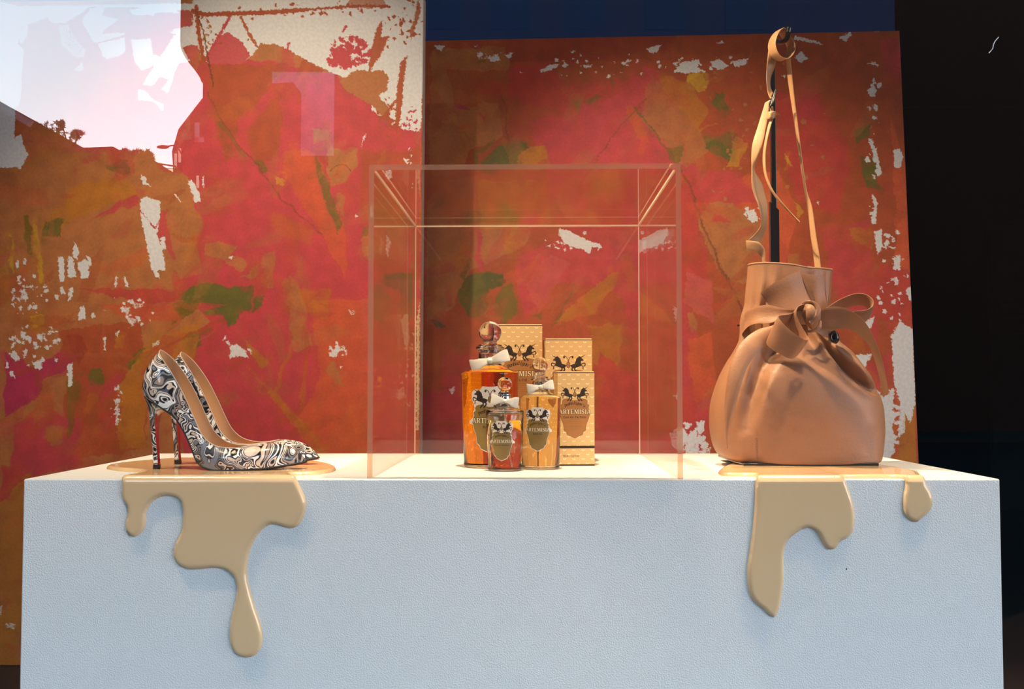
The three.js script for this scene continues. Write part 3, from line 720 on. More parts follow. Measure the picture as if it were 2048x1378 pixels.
    local('sole', mergeGeometries([across(-1.5, -3.0, 0.16, 1, 12, true), across(-0.5, -0.8, 0.16, 1, 12)]), redSole, g, 'red lacquered sole');
    const welt = []; for (const side of [1, -1]) { const line = half.filter((_, i) => i > U * 0.1).map(([f]) => V(f.x, f.y - 1.2, f.z * side).multiplyScalar(M)); welt.push(new THREE.TubeGeometry(new THREE.CatmullRomCurve3(line), 120, 0.0013, 6)); }
    local('sole_edge', mergeGeometries(welt), black, g, 'black sole edge');
    // stiletto heel: rounded marbled back, flat red breast
    const HS = [[119, 0.6, 97.5, 36, 25.5], [112, 3.2, 95, 31.5, 22.5], [104, 6, 91, 27, 18], [95, 8, 86, 24, 14.8], [82, 10, 77, 22.2, 11.8], [62, 12.2, 60, 22.2, 9.2], [40, 14.2, 39, 23.2, 7.2], [20, 16, 20, 24.6, 6.0], [6.5, 17, 6.5, 25.8, 5.6]];
    const back = [], breast = [];
    const hc = spline(HS.map((r) => V(r[0], r[1], r[4])), 40), hf = spline(HS.map((r) => V(r[2], r[3], 0)), 40);
    hc.forEach((p, i) => {
      const yb = p.x, xb = p.y, hw = p.z, yf = hf[i].x, xf = hf[i].y, row = [], rb = [];
      for (let k = 0; k <= 18; k++) { const th = (k / 18) * Math.PI, s = Math.sin(th); row.push(V(xf - (xf - xb) * Math.pow(s, 0.8), yf + (yb - yf) * s, hw * Math.cos(th)).multiplyScalar(M)); }
      for (let k = 0; k <= 6; k++) { const s = 1 - k / 3; rb.push(V(xf - 1.2 * (1 - s * s), yf, hw * s).multiplyScalar(M)); }
      back.push(row); breast.push(rb);
    });
    local('heel', gridGeo(back, false, uvf, false), patent, g);
    local('heel_breast', gridGeo(breast, false, uvf, true), redSole, g, 'red heel breast');
    const tip = new THREE.Shape(); tip.moveTo(25.9, 5.7); tip.lineTo(21, 5.7); tip.quadraticCurveTo(16.7, 4.4, 16.7, 0); tip.quadraticCurveTo(16.7, -4.4, 21, -5.7); tip.lineTo(25.9, -5.7); tip.closePath();
    local('heel_tip', new THREE.ExtrudeGeometry(tip, { depth: 6.5, bevelEnabled: true, bevelSize: 0.2, bevelThickness: 0.2, bevelSegments: 1, curveSegments: 8 }).rotateX(-Math.PI / 2).scale(M, M, M).translate(0, 0.0002, 0), black, g);
    return g;
  }
  const y = TOP + PUDDLE + 0.0003, xa = at(287.3, 800, 1.503).x;
  pump('stiletto_pump', 'marbled stiletto pump with its red heel breast, nearer to the plinth front', V(xa, y, -1.503), uvs);
  pump('stiletto_pump', 'marbled stiletto pump standing behind the other, partly hidden by it', V(at(331, 800, 1.594).x, y, -1.594), uvFar);
}

// ---------------------------------------------------------------- perfume bottles and cartons under the case
{
  const glass = phy({ color: 0xffffff, roughness: 0, transmission: 1, thickness: 0.01, ior: 1.47 });
  const liquid = (r, g, b, dist) => phy({ color: 0xffffff, roughness: 0, transmission: 1, thickness: 0.03, ior: 1.37, attenuationColor: rgb(r, g, b), attenuationDistance: dist });
  const satin = phy({ color: rgb(0.88, 0.82, 0.68), roughness: 0.5, sheen: 0.4, sheenColor: rgb(1, 0.95, 0.85), sheenRoughness: 0.5 }), chrome = std({ color: rgb(0.8, 0.8, 0.8), metalness: 1, roughness: 0.12 });
  const paper = '#e2b97c';

  // crest: two rearing unicorns with curled tails over a medallion; drawn in units where x = 0 is the middle
  function unicorn(x) {
    const F2 = (pts) => { x.beginPath(); pts.forEach(([a, b], i) => (i ? x.lineTo(a, b) : x.moveTo(a, b))); x.closePath(); x.fill(); };
    const S2 = (w, pts) => { x.lineWidth = w; x.beginPath(); x.moveTo(pts[0][0], pts[0][1]); for (let i = 1; i < pts.length - 1; i++) x.quadraticCurveTo(pts[i][0], pts[i][1], (pts[i][0] + pts[i + 1][0]) / 2, (pts[i][1] + pts[i + 1][1]) / 2); const e = pts[pts.length - 1]; x.lineTo(e[0], e[1]); x.stroke(); };
    F2([[91, -112], [131, -131], [95, -105]]);
    x.beginPath(); x.moveTo(84, -114); x.quadraticCurveTo(94, -114, 98, -104); x.lineTo(114, -92); x.quadraticCurveTo(116, -85, 108, -84); x.quadraticCurveTo(98, -86, 94, -80); x.quadraticCurveTo(92, -68, 98, -56);
    x.quadraticCurveTo(96, -46, 84, -42); x.quadraticCurveTo(62, -36, 50, -30); x.quadraticCurveTo(38, -26, 26, -34); x.quadraticCurveTo(14, -44, 20, -54); x.quadraticCurveTo(38, -62, 56, -64); x.quadraticCurveTo(54, -84, 58, -94); x.quadraticCurveTo(64, -110, 84, -114); x.fill();
    for (let i = 0; i < 7; i++) { const a = i / 6; x.beginPath(); x.ellipse(lerp(80, 55, a), lerp(-110, -68, a), 10, 5.5, -0.6 - a, 0, 7); x.fill(); }
    F2([[80, -113], [78, -122], [87, -114]]);
    S2(7.5, [[92, -56], [112, -68], [124, -66], [126, -54], [119, -46]]); S2(6.5, [[88, -50], [104, -48], [112, -40], [106, -30], [112, -24]]);
    S2(10, [[38, -38], [26, -28], [28, -14], [36, -8], [42, 2]]); S2(9, [[52, -36], [44, -24], [52, -12], [60, -8], [66, 2]]); F2([[34, 4], [48, 4], [44, -4]]); F2([[58, 4], [73, 4], [66, -4]]);
    S2(4.2, [[20, -46], [0, -62], [2, -92], [16, -116], [32, -122], [38, -110], [30, -104]]); x.beginPath(); x.ellipse(31, -110, 8, 6, 0.6, 0, 7); x.fill();
  }
  function crest(x, cx, cy, s, dark, disc) {
    for (const f of [1, -1]) { x.save(); x.translate(cx, cy); x.scale(s * f, s); x.fillStyle = x.strokeStyle = dark; x.lineCap = x.lineJoin = 'round'; unicorn(x); x.restore(); }
    x.save(); x.translate(cx, cy); x.scale(s, s); x.fillStyle = disc; x.strokeStyle = dark; x.lineWidth = 3; x.beginPath(); x.ellipse(0, -54, 13, 22, 0, 0, 7); x.fill(); x.stroke(); x.restore();
  }
  // badge outline, right half, as offsets from the middle (one unit = the pixel of the photograph's close view)
  const HALF = pairs('12,-3 60,-8 78,22 120,14 150,40 152,92 140,112 128,142 122,168 140,188 132,214 146,238 174,256 178,278 141,284 134,318 116,350 108,380 106,428 82,446 74,470 34,488 0,506');
  const shapePath = (x, cx, cy, s, pts) => { x.beginPath(); pts.forEach(([a, b], i) => (i ? x.lineTo(cx + a * s, cy + b * s) : x.moveTo(cx + a * s, cy + b * s))); for (let i = pts.length - 1; i >= 0; i--) x.lineTo(cx - pts[i][0] * s, cy + pts[i][1] * s); x.closePath(); };
  function words(x, cx, cy, s, kind, dark, light) {                // the badge's print; cy is its top
    x.textAlign = 'center'; x.textBaseline = 'middle'; x.fillStyle = dark;
    x.save(); x.translate(cx, cy); x.scale(s, s); x.font = 'italic bold 44px serif'; const arc = "Penhaligon's"; [...arc].forEach((ch, i) => { const a = (i - (arc.length - 1) / 2) * 0.105; x.save(); x.translate(Math.sin(a) * 190, 62 - Math.cos(a) * 190 + 160); x.rotate(a); x.fillText(ch, 0, 0); x.restore(); });
    x.font = 'bold 66px serif'; x.save(); x.scale(0.92, 1); x.strokeStyle = dark; x.lineWidth = 7; x.strokeText('ARTEMISIA', 0, 128); x.fillStyle = light; x.fillText('ARTEMISIA', 0, 128); x.restore();
    x.fillStyle = dark; x.font = 'bold 34px serif'; x.fillText(kind, 0, 186); x.lineWidth = 2; x.strokeStyle = dark; x.globalAlpha = 0.6;
    for (const [y, w] of [[216, 60], [232, 84], [250, 72], [274, 58], [292, 70], [310, 40]]) { x.beginPath(); x.moveTo(-w, y); x.lineTo(w, y); x.setLineDash([7, 3, 4, 3]); x.stroke(); } x.setLineDash([]); x.globalAlpha = 1; x.restore();
  }
  const BODY = pairs('18,150 60,132 104,140 118,158 112,178 132,194 124,216 136,238 140,266 134,288 128,318 112,350 104,380 100,424 78,440 70,464 32,480 0,496');
  const labelArt = (kind) => {                                     // 384 units wide, 528 high; middle at x = 192, top at y = 12
    const c = canvasOf(576, 792), x = c.getContext('2d'), s = 1.5, cx = 288, top = 18; x.fillStyle = '#eadfd0'; x.fillRect(0, 0, 576, 792);
    const gr = x.createLinearGradient(120, 0, 460, 0); gr.addColorStop(0, '#8b7430'); gr.addColorStop(0.3, '#8a6f36'); gr.addColorStop(1, '#7a6233'); x.fillStyle = gr; x.strokeStyle = '#2b1d12'; x.lineWidth = 3;
    shapePath(x, cx, top, s, BODY); x.fill(); x.stroke(); crest(x, cx, top + 152 * s, s * 1.10, '#2a1a12', '#8a7040'); words(x, cx, top + 150 * s, s * 0.82, kind, '#33230f', '#efe2c0');
    return asTexture(c);
  };
  const arts = {}; const labelMat = (kind) => (arts[kind] ||= std({ map: labelArt(kind), roughness: 0.45, metalness: 0.15, side: THREE.DoubleSide }));
  const OUT = [...HALF, ...HALF.slice(0, -1).reverse().map(([a, b]) => [-a, b])];

  function bow(g, cy, z, s, tilt, look) {                          // s = half width in metres
    const mk = (name, pts, w0, w1, dz) => {
      const A = [], B = []; pts.forEach(([x, y, d], i) => { const w = lerp(w0, w1, smooth(Math.abs(x), 0.05, 0.85)) * s; A.push(V(x * s, y * s + w, d * s)); B.push(V(x * s, y * s - w, d * s + 0.0005)); });
      const geo = strap(A, B, 0.0008, 24); geo.rotateZ(tilt).translate(0, cy, z); local(name, geo, satin, g);
    };
    for (const f of [-1, 1]) { mk('bow_loop', [[0.02 * f, 0, 0.12], [0.35 * f, 0.02, 0.22], [0.7 * f, 0.03 * f, 0.20], [0.95 * f, 0.03, 0.10], [1.0 * f, 0.02, 0.03], [0.9 * f, 0, -0.04], [0.5 * f, 0, -0.02], [0.05 * f, 0, 0.02]], 0.13, look, 0); }
    const kn = new THREE.SphereGeometry(1, 20, 14).scale(0.15 * s, 0.17 * s, 0.13 * s).translate(0, 0, 0.16 * s).rotateZ(tilt).translate(0, cy, z); local('bow_knot', kn, satin, g);
  }
  function bottle(label, px, py, d, o) {
    const k = d / F, base = at(px, py, d), g = thing('perfume_bottle', V(base.x, TOP + 0.0003, -d), label, 'perfume bottle', 'perfume bottles under the clear case');
    const L = (pts) => new THREE.LatheGeometry(pts.map(([r, y]) => new THREE.Vector2(r * k, y * k)), 72);
    // shell: up the outside, over the lip, down the inside
    const { rb, rs, hs, sh, rn, hn, rf, hf } = o, w = o.wall;      // base radius, shoulder radius, shoulder height, shoulder rise, neck radius, neck top, flange radius, flange top
    const outer = [[0.01, 0.4], [rb * 0.8, 0.2], [rb - 2.5, 0], [rb - 0.6, 1.0], [rb, 3.2], [lerp(rb, rs, 0.5), hs * 0.5], [rs - 0.4, hs - 3], [rs, hs - 0.8], [rs - 0.6, hs + 0.9], [rs - 3, hs + 2.6]];
    const slope = []; for (let i = 1; i <= 6; i++) { const t = i / 6; slope.push([lerp(rs - 3, rn + 1.5, t), hs + 2.6 + (sh - 2.6) * (0.7 * t + 0.3 * t * t)]); }
    const top = [[rn, hs + sh + 3], [rn, hn], [rf - 1, hn + 1.5], [rf, hn + 3.5], [rf - 0.4, hf - 1.5], [rf - 2.4, hf]];
    const inner = [[rn - w * 0.9, hf], [rn - w, hn], [rn - w, hs + sh + 1], [lerp(rs, rn, 0.7) - w, hs + sh * 0.62 - 2], [rs - w - 3, hs - 1], [rs - w, hs - 5], [rb - w, o.floor + 6], [rb - w - 4, o.floor + 1], [0.01, o.floor]];
    const e = 0.25, lv = o.level, prof = [...outer, ...slope, ...top], radius = (y) => { for (let i = 1; i < prof.length; i++) if (prof[i][1] >= y && prof[i][1] > prof[i - 1][1]) return lerp(prof[i - 1][0], prof[i][0], (y - prof[i - 1][1]) / (prof[i][1] - prof[i - 1][1])); return rn; };
    // clear foot, clear hollow upper part, and the scented oil that fills the glass between them
    local('glass_foot', weld(L([...outer.filter(([, y]) => y < o.floor - 0.5), [radius(o.floor - 0.3), o.floor - 0.3], [0.01, o.floor - 0.3]])), glass, g);
    local('glass_body', weld(L([[radius(lv + 0.2) - w, lv + 0.2], [radius(lv + 0.2), lv + 0.2], ...prof.filter(([, y]) => y > lv + 0.8), ...inner.filter(([, y]) => y > lv + 2), [radius(lv + 0.2) - w, lv + 0.2]])), glass, g);
    local('perfume', weld(L([[0.01, o.floor], [radius(o.floor), o.floor], ...prof.filter(([, y]) => y > o.floor + 0.5 && y < lv - 0.5), [radius(lv), lv], [0.01, lv]])), o.liquid, g);
    // stopper: plug, collar and ball
    const bh = o.ball, cy = o.ballY, st = [[0.01, hf - 12], [rn - w - 1.5, hf - 12], [rn - w - 1, hf + 0.6], [rn + 1.2, hf + 1], [rn + 0.6, hf + 3.5], [bh * 0.55, hf + 5]];
    for (let i = 0; i <= 20; i++) { const a = -0.98 + (i / 20) * (Math.PI / 2 + 0.98); st.push([Math.max(0.01, bh * Math.cos(a)), cy + bh * Math.sin(a)]); }
    local('stopper', weld(L(st)), glass, g);
    if (o.chrome) { local('collar', L([[rn + 0.5, hs + sh + 1], [rn + 2.2, hs + sh + 2], [rn + 1.2, hs + sh + 10], [rn + 0.6, hn - 1], [rf + 0.6, hn + 1], [rf + 1, hf - 2], [rf - 1, hf + 1.2], [rn * 0.8, hf + 2.5]]), chrome, g, 'silver collar'); local('dip_tube', new THREE.TubeGeometry(new THREE.CatmullRomCurve3([V(0, hs * k, 0), V(2 * k, hs * 0.6 * k, 2 * k), V(12 * k, 10 * k, 6 * k)]), 16, 0.0011, 8), glass, g); }
    // label wrapped on the glass
    const u = o.labelW / 336, { pts, tris } = fillPolygon(OUT.map(([a, b]) => [a * u, -b * u]), 4.2 * u), pos = [], uv = [];
    for (const [x, y] of pts) { const yy = o.labelTop + y, r = (lerp(rb, rs, clamp(yy / hs, 0, 1)) + 0.28) * k, th = (x) / (r / k) + o.turn; pos.push(r * Math.sin(th), yy * k, r * Math.cos(th)); uv.push(x / u / 384 + 0.5, 1 + (y / u - 12) / 528); }
    const lab = indexed(pos, uv, tris); local('label', lab, labelMat(o.kind), g);
    bow(g, o.bowY * k, (rn + 1.5) * k, o.bowW * k, o.bowTilt, o.bowLook);
    const band = L([[rn + 0.3, o.bowY - o.bowW * 0.14], [rn + 1.0, o.bowY - o.bowW * 0.13], [rn + 1.0, o.bowY + o.bowW * 0.13], [rn + 0.3, o.bowY + o.bowW * 0.14]]); local('ribbon_band', band, satin, g);
    return g;
  }
  bottle('largest perfume bottle, filled with deep orange oil and closed by a glass ball stopper', 980, 934, 1.612, { rb: 52, rs: 58.5, hs: 186, sh: 15, rn: 23, hn: 231, rf: 29, hf: 239, wall: 3.2, floor: 9, level: 193, ball: 22.5, ballY: 267.5, labelW: 86, labelTop: 158, turn: 0.02, kind: 'Bath Oil', bowY: 210, bowW: 39, bowTilt: 0.28, bowLook: 0.30, liquid: liquid(0.99, 0.72, 0.06, 0.03) });
  bottle('middle sized bottle of pale scent right of the others, in front of the cartons', 1080.5, 938, 1.572, { rb: 38, rs: 42, hs: 141, sh: 13, rn: 15.5, hn: 173, rf: 19.5, hf: 179, wall: 2.6, floor: 8, level: 146, ball: 16, ballY: 206, labelW: 57, labelTop: 122, turn: -0.16, kind: 'Bath Oil', bowY: 162.5, bowW: 26.5, bowTilt: 0.16, bowLook: 0.36, liquid: liquid(1.0, 0.90, 0.58, 0.06) });
  bottle('smallest bottle with a silver collar and white bow, nearest the plinth front', 1009.5, 941, 1.538, { rb: 33.5, rs: 38.5, hs: 118, sh: 7, rn: 12.5, hn: 136, rf: 11.5, hf: 148, wall: 2.4, floor: 8, level: 100, ball: 14.8, ballY: 171.5, labelW: 52, labelTop: 99, turn: -0.17, kind: 'Eau de Parfum', bowY: 138, bowW: 27, bowTilt: -0.16, bowLook: 0.40, chrome: true, liquid: liquid(1.0, 0.92, 0.60, 0.06) });

  // cartons: wide px, high px
  function carton(label, px, py, d, wide, high, deep, yaw, o) {
    const k = d / F, p = at(px, py, d), g = thing('perfume_carton', V(p.x, TOP + 0.0003, -d - (deep * k) / 2), label, 'carton', 'perfume cartons under the clear case'); g.rotation.y = yaw;
    const S = 5.4, w = Math.round(wide * S), h = Math.round(high * S), art = (front) => {
      const c = canvasOf(w, h), x = c.getContext('2d'); x.fillStyle = paper; x.fillRect(0, 0, w, h);
      x.fillStyle = 'rgba(255,240,190,0.9)';                        // little winged marks
      for (let r = 0; r * 9 * S < h; r++) for (let q = -1; q < 8; q++) { const X = (q * 18.6 + (r % 2) * 9.3 + 5) * S, Y = (r * 8.8 + 6) * S; for (const f of [-1, 1]) { x.beginPath(); x.ellipse(X + f * 1.7 * S, Y, 1.95 * S, 0.95 * S, f * -0.6, 0, 7); x.fill(); } }
      x.fillStyle = '#4a3222'; x.fillRect(0, 0, w, 2.0 * S);
      if (front) {
        const cs = o.crest * S, cx = w * o.cx, cy = o.crestY * S, bs = cs * 1.06;
        x.fillStyle = '#a9713c'; x.strokeStyle = '#3a2416'; x.lineWidth = 2.4; shapePath(x, cx, cy - 150 * bs, bs, BODY); x.fill(); x.stroke();
        crest(x, cx, cy, cs * 1.06, '#2c1d16', '#a8703c'); words(x, cx, cy - 4 * bs, bs * 0.84, o.kind, '#2f1e12', '#f0dcae');
        if (o.band) { x.fillStyle = '#33221a'; x.fillRect(0, o.band * S, w, 5.2 * S); x.fillRect(0, h - 3.2 * S, w, 3.2 * S); x.font = 'bold ' + 5.6 * S + 'px sans-serif'; x.textAlign = 'center'; x.save(); x.translate(w * 0.37, (o.band + 20.5) * S); x.scale(0.62, 1); x.fillText('100 ml \u212E / 3.4 FL.OZ.', 0, 0); x.restore(); }
      } else if (o.band) { x.fillStyle = '#33221a'; x.fillRect(0, o.band * S, w, 5.2 * S); x.fillRect(0, h - 3.2 * S, w, 3.2 * S); }
      return asTexture(c);
    };
    const mf = std({ map: art(true), roughness: 0.5 }), ms = std({ map: art(false), roughness: 0.5 }), mt = std({ color: rgb(0.72, 0.52, 0.27), roughness: 0.55 });
    const wk = wide * k, hk = high * k, dk = deep * k, geo = new RoundedBoxGeometry(wk, hk, dk, 3, 0.0008).translate(0, hk / 2, 0);
    const P = geo.attributes.position, N = geo.attributes.normal, uv = geo.attributes.uv;
    for (let i = 0; i < P.count; i++) { const s = Math.abs(N.getX(i)) > 0.7; uv.setXY(i, s ? P.getZ(i) / dk + 0.5 : P.getX(i) / wk + 0.5, P.getY(i) / hk); }
    geo.groups.forEach((q) => { q.materialIndex = { 0: 1, 1: 1, 2: 2, 3: 2, 4: 0, 5: 1 }[q.materialIndex]; });
    local('carton_body', geo, [mf, ms, mt], g);
    // tucked lid flap, a little proud at the top
    local('lid_flap', new RoundedBoxGeometry(wk * 0.985, 0.0012, dk * 0.97, 2, 0.0005).translate(0, hk + 0.0006, 0).rotateX(-0.008), mt, g);
    return g;
  }
  carton('tall carton with a unicorn crest standing behind the largest orange bottle', 1038.5, 921, 1.715, 91, 273, 70, 0.02, { crest: 0.245, crestY: 71, cx: 0.5, kind: 'Bath Oil' });
  carton('half hidden carton with unicorns just above the edge of a smaller carton', 1137, 923.5, 1.695, 94, 246, 70, 0.03, { crest: 0.255, crestY: 66, cx: 0.49, kind: 'Body Lotion' });
  carton('front carton with a brown badge and a dark band near its foot', 1150, 932, 1.625, 75, 187, 60, 0.07, { crest: 0.205, crestY: 57, cx: 0.47, kind: 'Eau de Parfum', band: 147 });
}

// ---------------------------------------------------------------- leather drawstring bag hung on a thin black stand
{
  const NEAR = 0.04, at0 = at, D0 = 1.632, k = D0 / F, C = at(1594, 800, D0), floorY = TOP + PUDDLE + 0.0003;
  const pores = noiseTexture(512, (x, y) => 0.5 + 0.3 * fbm(x * 60, y * 60, 2) + 0.3 * fbm(x * 14, y * 14, 2)); pores.repeat.set(2, 2);
  const skin = { color: rgb(0.315, 0.142, 0.072), roughness: 0.5, bumpMap: pores, bumpScale: 0.00035, clearcoat: 0.07, clearcoatRoughness: 0.4 };
  const leather = phy(skin), inside = phy({ ...skin, color: rgb(0.30, 0.12, 0.05), roughness: 0.7, side: THREE.DoubleSide }), strapMat = phy({ ...skin, color: rgb(0.55, 0.29, 0.135), side: THREE.DoubleSide });
  const black = phy({ color: rgb(0.008, 0.008, 0.009), roughness: 0.28, clearcoat: 0.6 }), blackMetal = std({ color: rgb(0.05, 0.045, 0.045), metalness: 0.9, roughness: 0.25 });
  const g = thing('leather_bag', V(C.x, floorY, -D0), 'tan leather drawstring bag tied with a wide leather bow', 'handbag');

  // levels from the base up: y px, left px, right px, half depth (m), squareness, pleat depth
  const LV = [[935.0, 1506, 1704, 0.060, 4.2, 0], [934.6, 1490, 1722, 0.068, 4.0, 0], [932, 1472, 1736, 0.073, 3.8, 0], [926, 1458, 1748, 0.0765, 3.6, 0], [913, 1440, 1753, 0.0785, 3.3, 0], [893, 1430, 1757, 0.0805, 3.0, 0], [865, 1423, 1761, 0.083, 2.7, 0], [835, 1421, 1761, 0.0855, 2.5, 0],
    [808, 1423, 1758, 0.0865, 2.4, 0], [780, 1430, 1748, 0.085, 2.3, 0.0002], [752, 1440, 1733, 0.080, 2.2, 0.0008], [728, 1452, 1718, 0.0725, 2.15, 0.0018], [705, 1466, 1702, 0.064, 2.1, 0.0030], [684, 1477, 1678, 0.056, 2.1, 0.0042], [664, 1481, 1660, 0.0505, 2.1, 0.0054], [645, 1481, 1654, 0.048, 2.1, 0.0052],
    [628, 1484, 1653, 0.047, 2.1, 0.0046], [610, 1489, 1656, 0.0475, 2.1, 0.0036], [590, 1491, 1659, 0.0485, 2.1, 0.0024], [568, 1493.5, 1661, 0.0490, 2.1, 0.0014], [550, 1495.5, 1662.5, 0.0485, 2.1, 0.0008], [538, 1496.5, 1663, 0.048, 2.1, 0.0006]];
  const chan = (c) => new THREE.CatmullRomCurve3(LV.map((r, i) => V(i, r[c], 0)), false, 'centripetal');
  const curves = [0, 1, 2, 3, 4, 5].map((c) => { const s = c < 3 ? 1 : c === 4 ? 10 : 1000; return [new THREE.CatmullRomCurve3(LV.map((r, i) => V(i * 20, r[c] * s, 0))), s]; });
  const level = (t) => curves.map(([c, s]) => c.getPoint(t).y / s);
  const NU = 420, NVv = 250, rows = [], yFloor = 772.3 + ((EYE.y - floorY) / D0) * F;
  const segDist = (px, py, ax, ay, bx, by) => { const ex = bx - ax, ey = by - ay, t = clamp(((px - ax) * ex + (py - ay) * ey) / (ex * ex + ey * ey), 0, 1), dx = px - ax - ex * t, dy = py - ay - ey * t; return [Math.hypot(dx, dy), Math.sign(ex * (py - ay) - ey * (px - ax)), t]; };
  // folds on the front: [polyline px, depth mm, reach above, reach below]
  const FOLDS = [[[1624, 672, 1640, 706, 1662, 737, 1690, 763, 1720, 780, 1742, 786], 30, 14, 5, 1], [[1562, 662, 1541, 696, 1510, 738, 1488, 790, 1474, 850], 20, 12, 17, 0], [[1491, 862, 1493, 895, 1496, 934], 1.6, 4, 4, 0]];
  const SWELL = [[[1650, 690, 1682, 718, 1716, 752, 1738, 776], 13, 15]];
  for (let j = 0; j <= NVv; j++) {
    const t = j / NVv, [py, lp, rp, hd, sq, pleat] = level(t), row = [];
    for (let i = 0; i < NU; i++) {
      const a = (i / NU) * 2 * Math.PI, ca = Math.cos(a), sa = Math.sin(a), e = 2 / sq, cx = (lp + rp) / 2;
      let u = Math.sign(ca) * Math.pow(Math.abs(ca), e), w = Math.sign(sa) * Math.pow(Math.abs(sa), e);
      let X = cx + u * (rp - lp) / 2, Z = w * hd;
      const pf = pleat * (0.7 * Math.sin(a * 13 + 0.9 * Math.sin(a * 3) + 0.4) + 0.4 * Math.sin(a * 21 + 1.3)); Z += pf * sa; X += (pf * ca) / k * 0.5;
      let Y = py;
      if (w > 0.05) {
        let dz = 0;
        for (const [pl, mm, up, dn, hard] of FOLDS) {
          let best = [1e9, 1, 0], q = 0; const n = pl.length / 2 - 1;
          for (let s = 0; s < n; s++) { const d = segDist(X, Y, pl[2 * s], pl[2 * s + 1], pl[2 * s + 2], pl[2 * s + 3]); if (d[0] < best[0]) { best = d; q = (s + d[2]) / n; } }
          const side = best[1] < 0 ? up : dn, fade = Math.sin(Math.PI * clamp(0.10 + 0.86 * q, 0, 1)) ** 0.7;
          dz -= mm * 0.001 * fade * Math.exp(-((best[0] / side) ** 2));
          if (hard && best[1] > 0) dz += 0.004 * hard * fade * Math.exp(-(((best[0] - 12) / 9) ** 2));
        }
        for (const [pl, mm, reach] of SWELL) { let best = 1e9, q = 0; const n = pl.length / 2 - 1; for (let s = 0; s < n; s++) { const d = segDist(X, Y, pl[2 * s], pl[2 * s + 1], pl[2 * s + 2], pl[2 * s + 3]); if (d[0] < best) { best = d[0]; q = (s + d[2]) / n; } } dz += mm * 0.001 * Math.sin(Math.PI * clamp(0.15 + 0.75 * q, 0, 1)) * Math.exp(-((best / reach) ** 2)); }
        dz += 0.0010 * fbm(X / 80, Y / 80, 2) * smooth(t, 0.1, 0.3);
        Z += dz * smooth(w, 0.05, 0.4);
      }
      const low = smooth(t, 0, 0.34), Yc = lerp(yFloor + (Y - 935) * 0.93, Y, low), p = at(X, Yc, D0); p.z = -D0 + Z; p.y = Math.max(p.y, floorY); if (j === 0) p.y = floorY;
      // rim dips at the back right, rises at the left
      if (t > 0.93) { const r2 = (t - 0.93) / 0.07; p.y += r2 * (0.0065 * smooth(-u, -0.2, 1) - 0.004 * smooth(u, -0.2, 0.4) * smooth(w, -0.2, 0.4)); }
      row.push(p);
    }
    rows.push(row);
  }
  const uvB = (p) => [p.x / 0.2 + p.z * 3, p.y / 0.2];
  part('body', gridGeo(rows, true, uvB, true), leather, g);
  const fromJ = 197, inner = rows.slice(fromJ).map((r) => r.map((p) => V(C.x - 0.012 + (p.x - C.x + 0.012) * 0.968, p.y, -D0 + (p.z + D0) * 0.93)));
  part('inner_lining', gridGeo([...inner], true, uvB), inside, g, 'dark inner face of the bag mouth');
  part('rim', new THREE.TubeGeometry(new THREE.CatmullRomCurve3(rows[NVv].map((p, i) => p.clone().lerp(inner[inner.length - 1][i], 0.5)), true), 300, 0.0021, 8, true), leather, g);
  part('base', (() => { const c = V(C.x, floorY + 0.0002, -D0); return gridGeo([rows[0].map(() => c.clone()), rows[0]], true, uvB); })(), leather, g);
  const E = (list) => list.map(([x, y, d]) => at(x, y, d - NEAR)), ribbon = (name, A, B, o = {}) => part(name, strap(E(A), E(B), o.t || 0.0026, o.n || 70, o.closed, o.crown || 0), o.mat || leather, o.into || g, o.label);

  // pleat folded over the front of the mouth
  ribbon('mouth_pleat', [[1521, 586, 1.618], [1545, 568, 1.607], [1572, 553, 1.605], [1599, 541.5, 1.612]], [[1546, 624, 1.614], [1572, 626, 1.602], [1602, 626, 1.598], [1633, 624, 1.606]], { crown: 0.0035, t: 0.003 });
  ribbon('mouth_pleat', [[1599, 543, 1.618], [1625, 550, 1.614], [1648, 549, 1.617]], [[1632, 622, 1.612], [1643, 622, 1.612], [1655, 620, 1.624]], { crown: 0.002, t: 0.0025 });
  // tie: band round the waist
  ribbon('waist_band', [[1488, 636, 1.672], [1491, 626, 1.645], [1500, 619, 1.624], [1518, 612, 1.607], [1538, 610.5, 1.596], [1560, 615, 1.588], [1580, 619, 1.584], [1606, 617, 1.582]], [[1483, 672, 1.672], [1487, 664, 1.640], [1499, 652, 1.616], [1515, 647, 1.602], [1532, 647.5, 1.593], [1548, 644, 1.586], [1574, 634, 1.582], [1606, 640, 1.580]], { crown: 0.003 });
  ribbon('waist_band', [[1628, 640, 1.592], [1648, 650, 1.600], [1664, 656, 1.625], [1668, 656, 1.668]], [[1624, 660, 1.592], [1646, 672, 1.602], [1664, 676, 1.628], [1667, 674, 1.668]], { crown: 0.002 });
  // bow: back loop, left loop, tails, knot
  ribbon('bow_loop', [[1634, 628, 1.585], [1657, 613, 1.588], [1684, 597, 1.590], [1711, 587.5, 1.586], [1732, 589, 1.578], [1746, 600, 1.570], [1745.5, 611, 1.566], [1734, 619.5, 1.567], [1708, 622.5, 1.572], [1680, 626, 1.578], [1650, 634, 1.584]], [[1634, 650, 1.596], [1656, 638, 1.604], [1682, 621, 1.610], [1707, 611, 1.608], [1727, 612, 1.600], [1740.5, 623, 1.590], [1739, 634, 1.582], [1728, 644, 1.582], [1704, 648, 1.586], [1678, 650, 1.590], [1650, 656, 1.594]], { n: 110 });
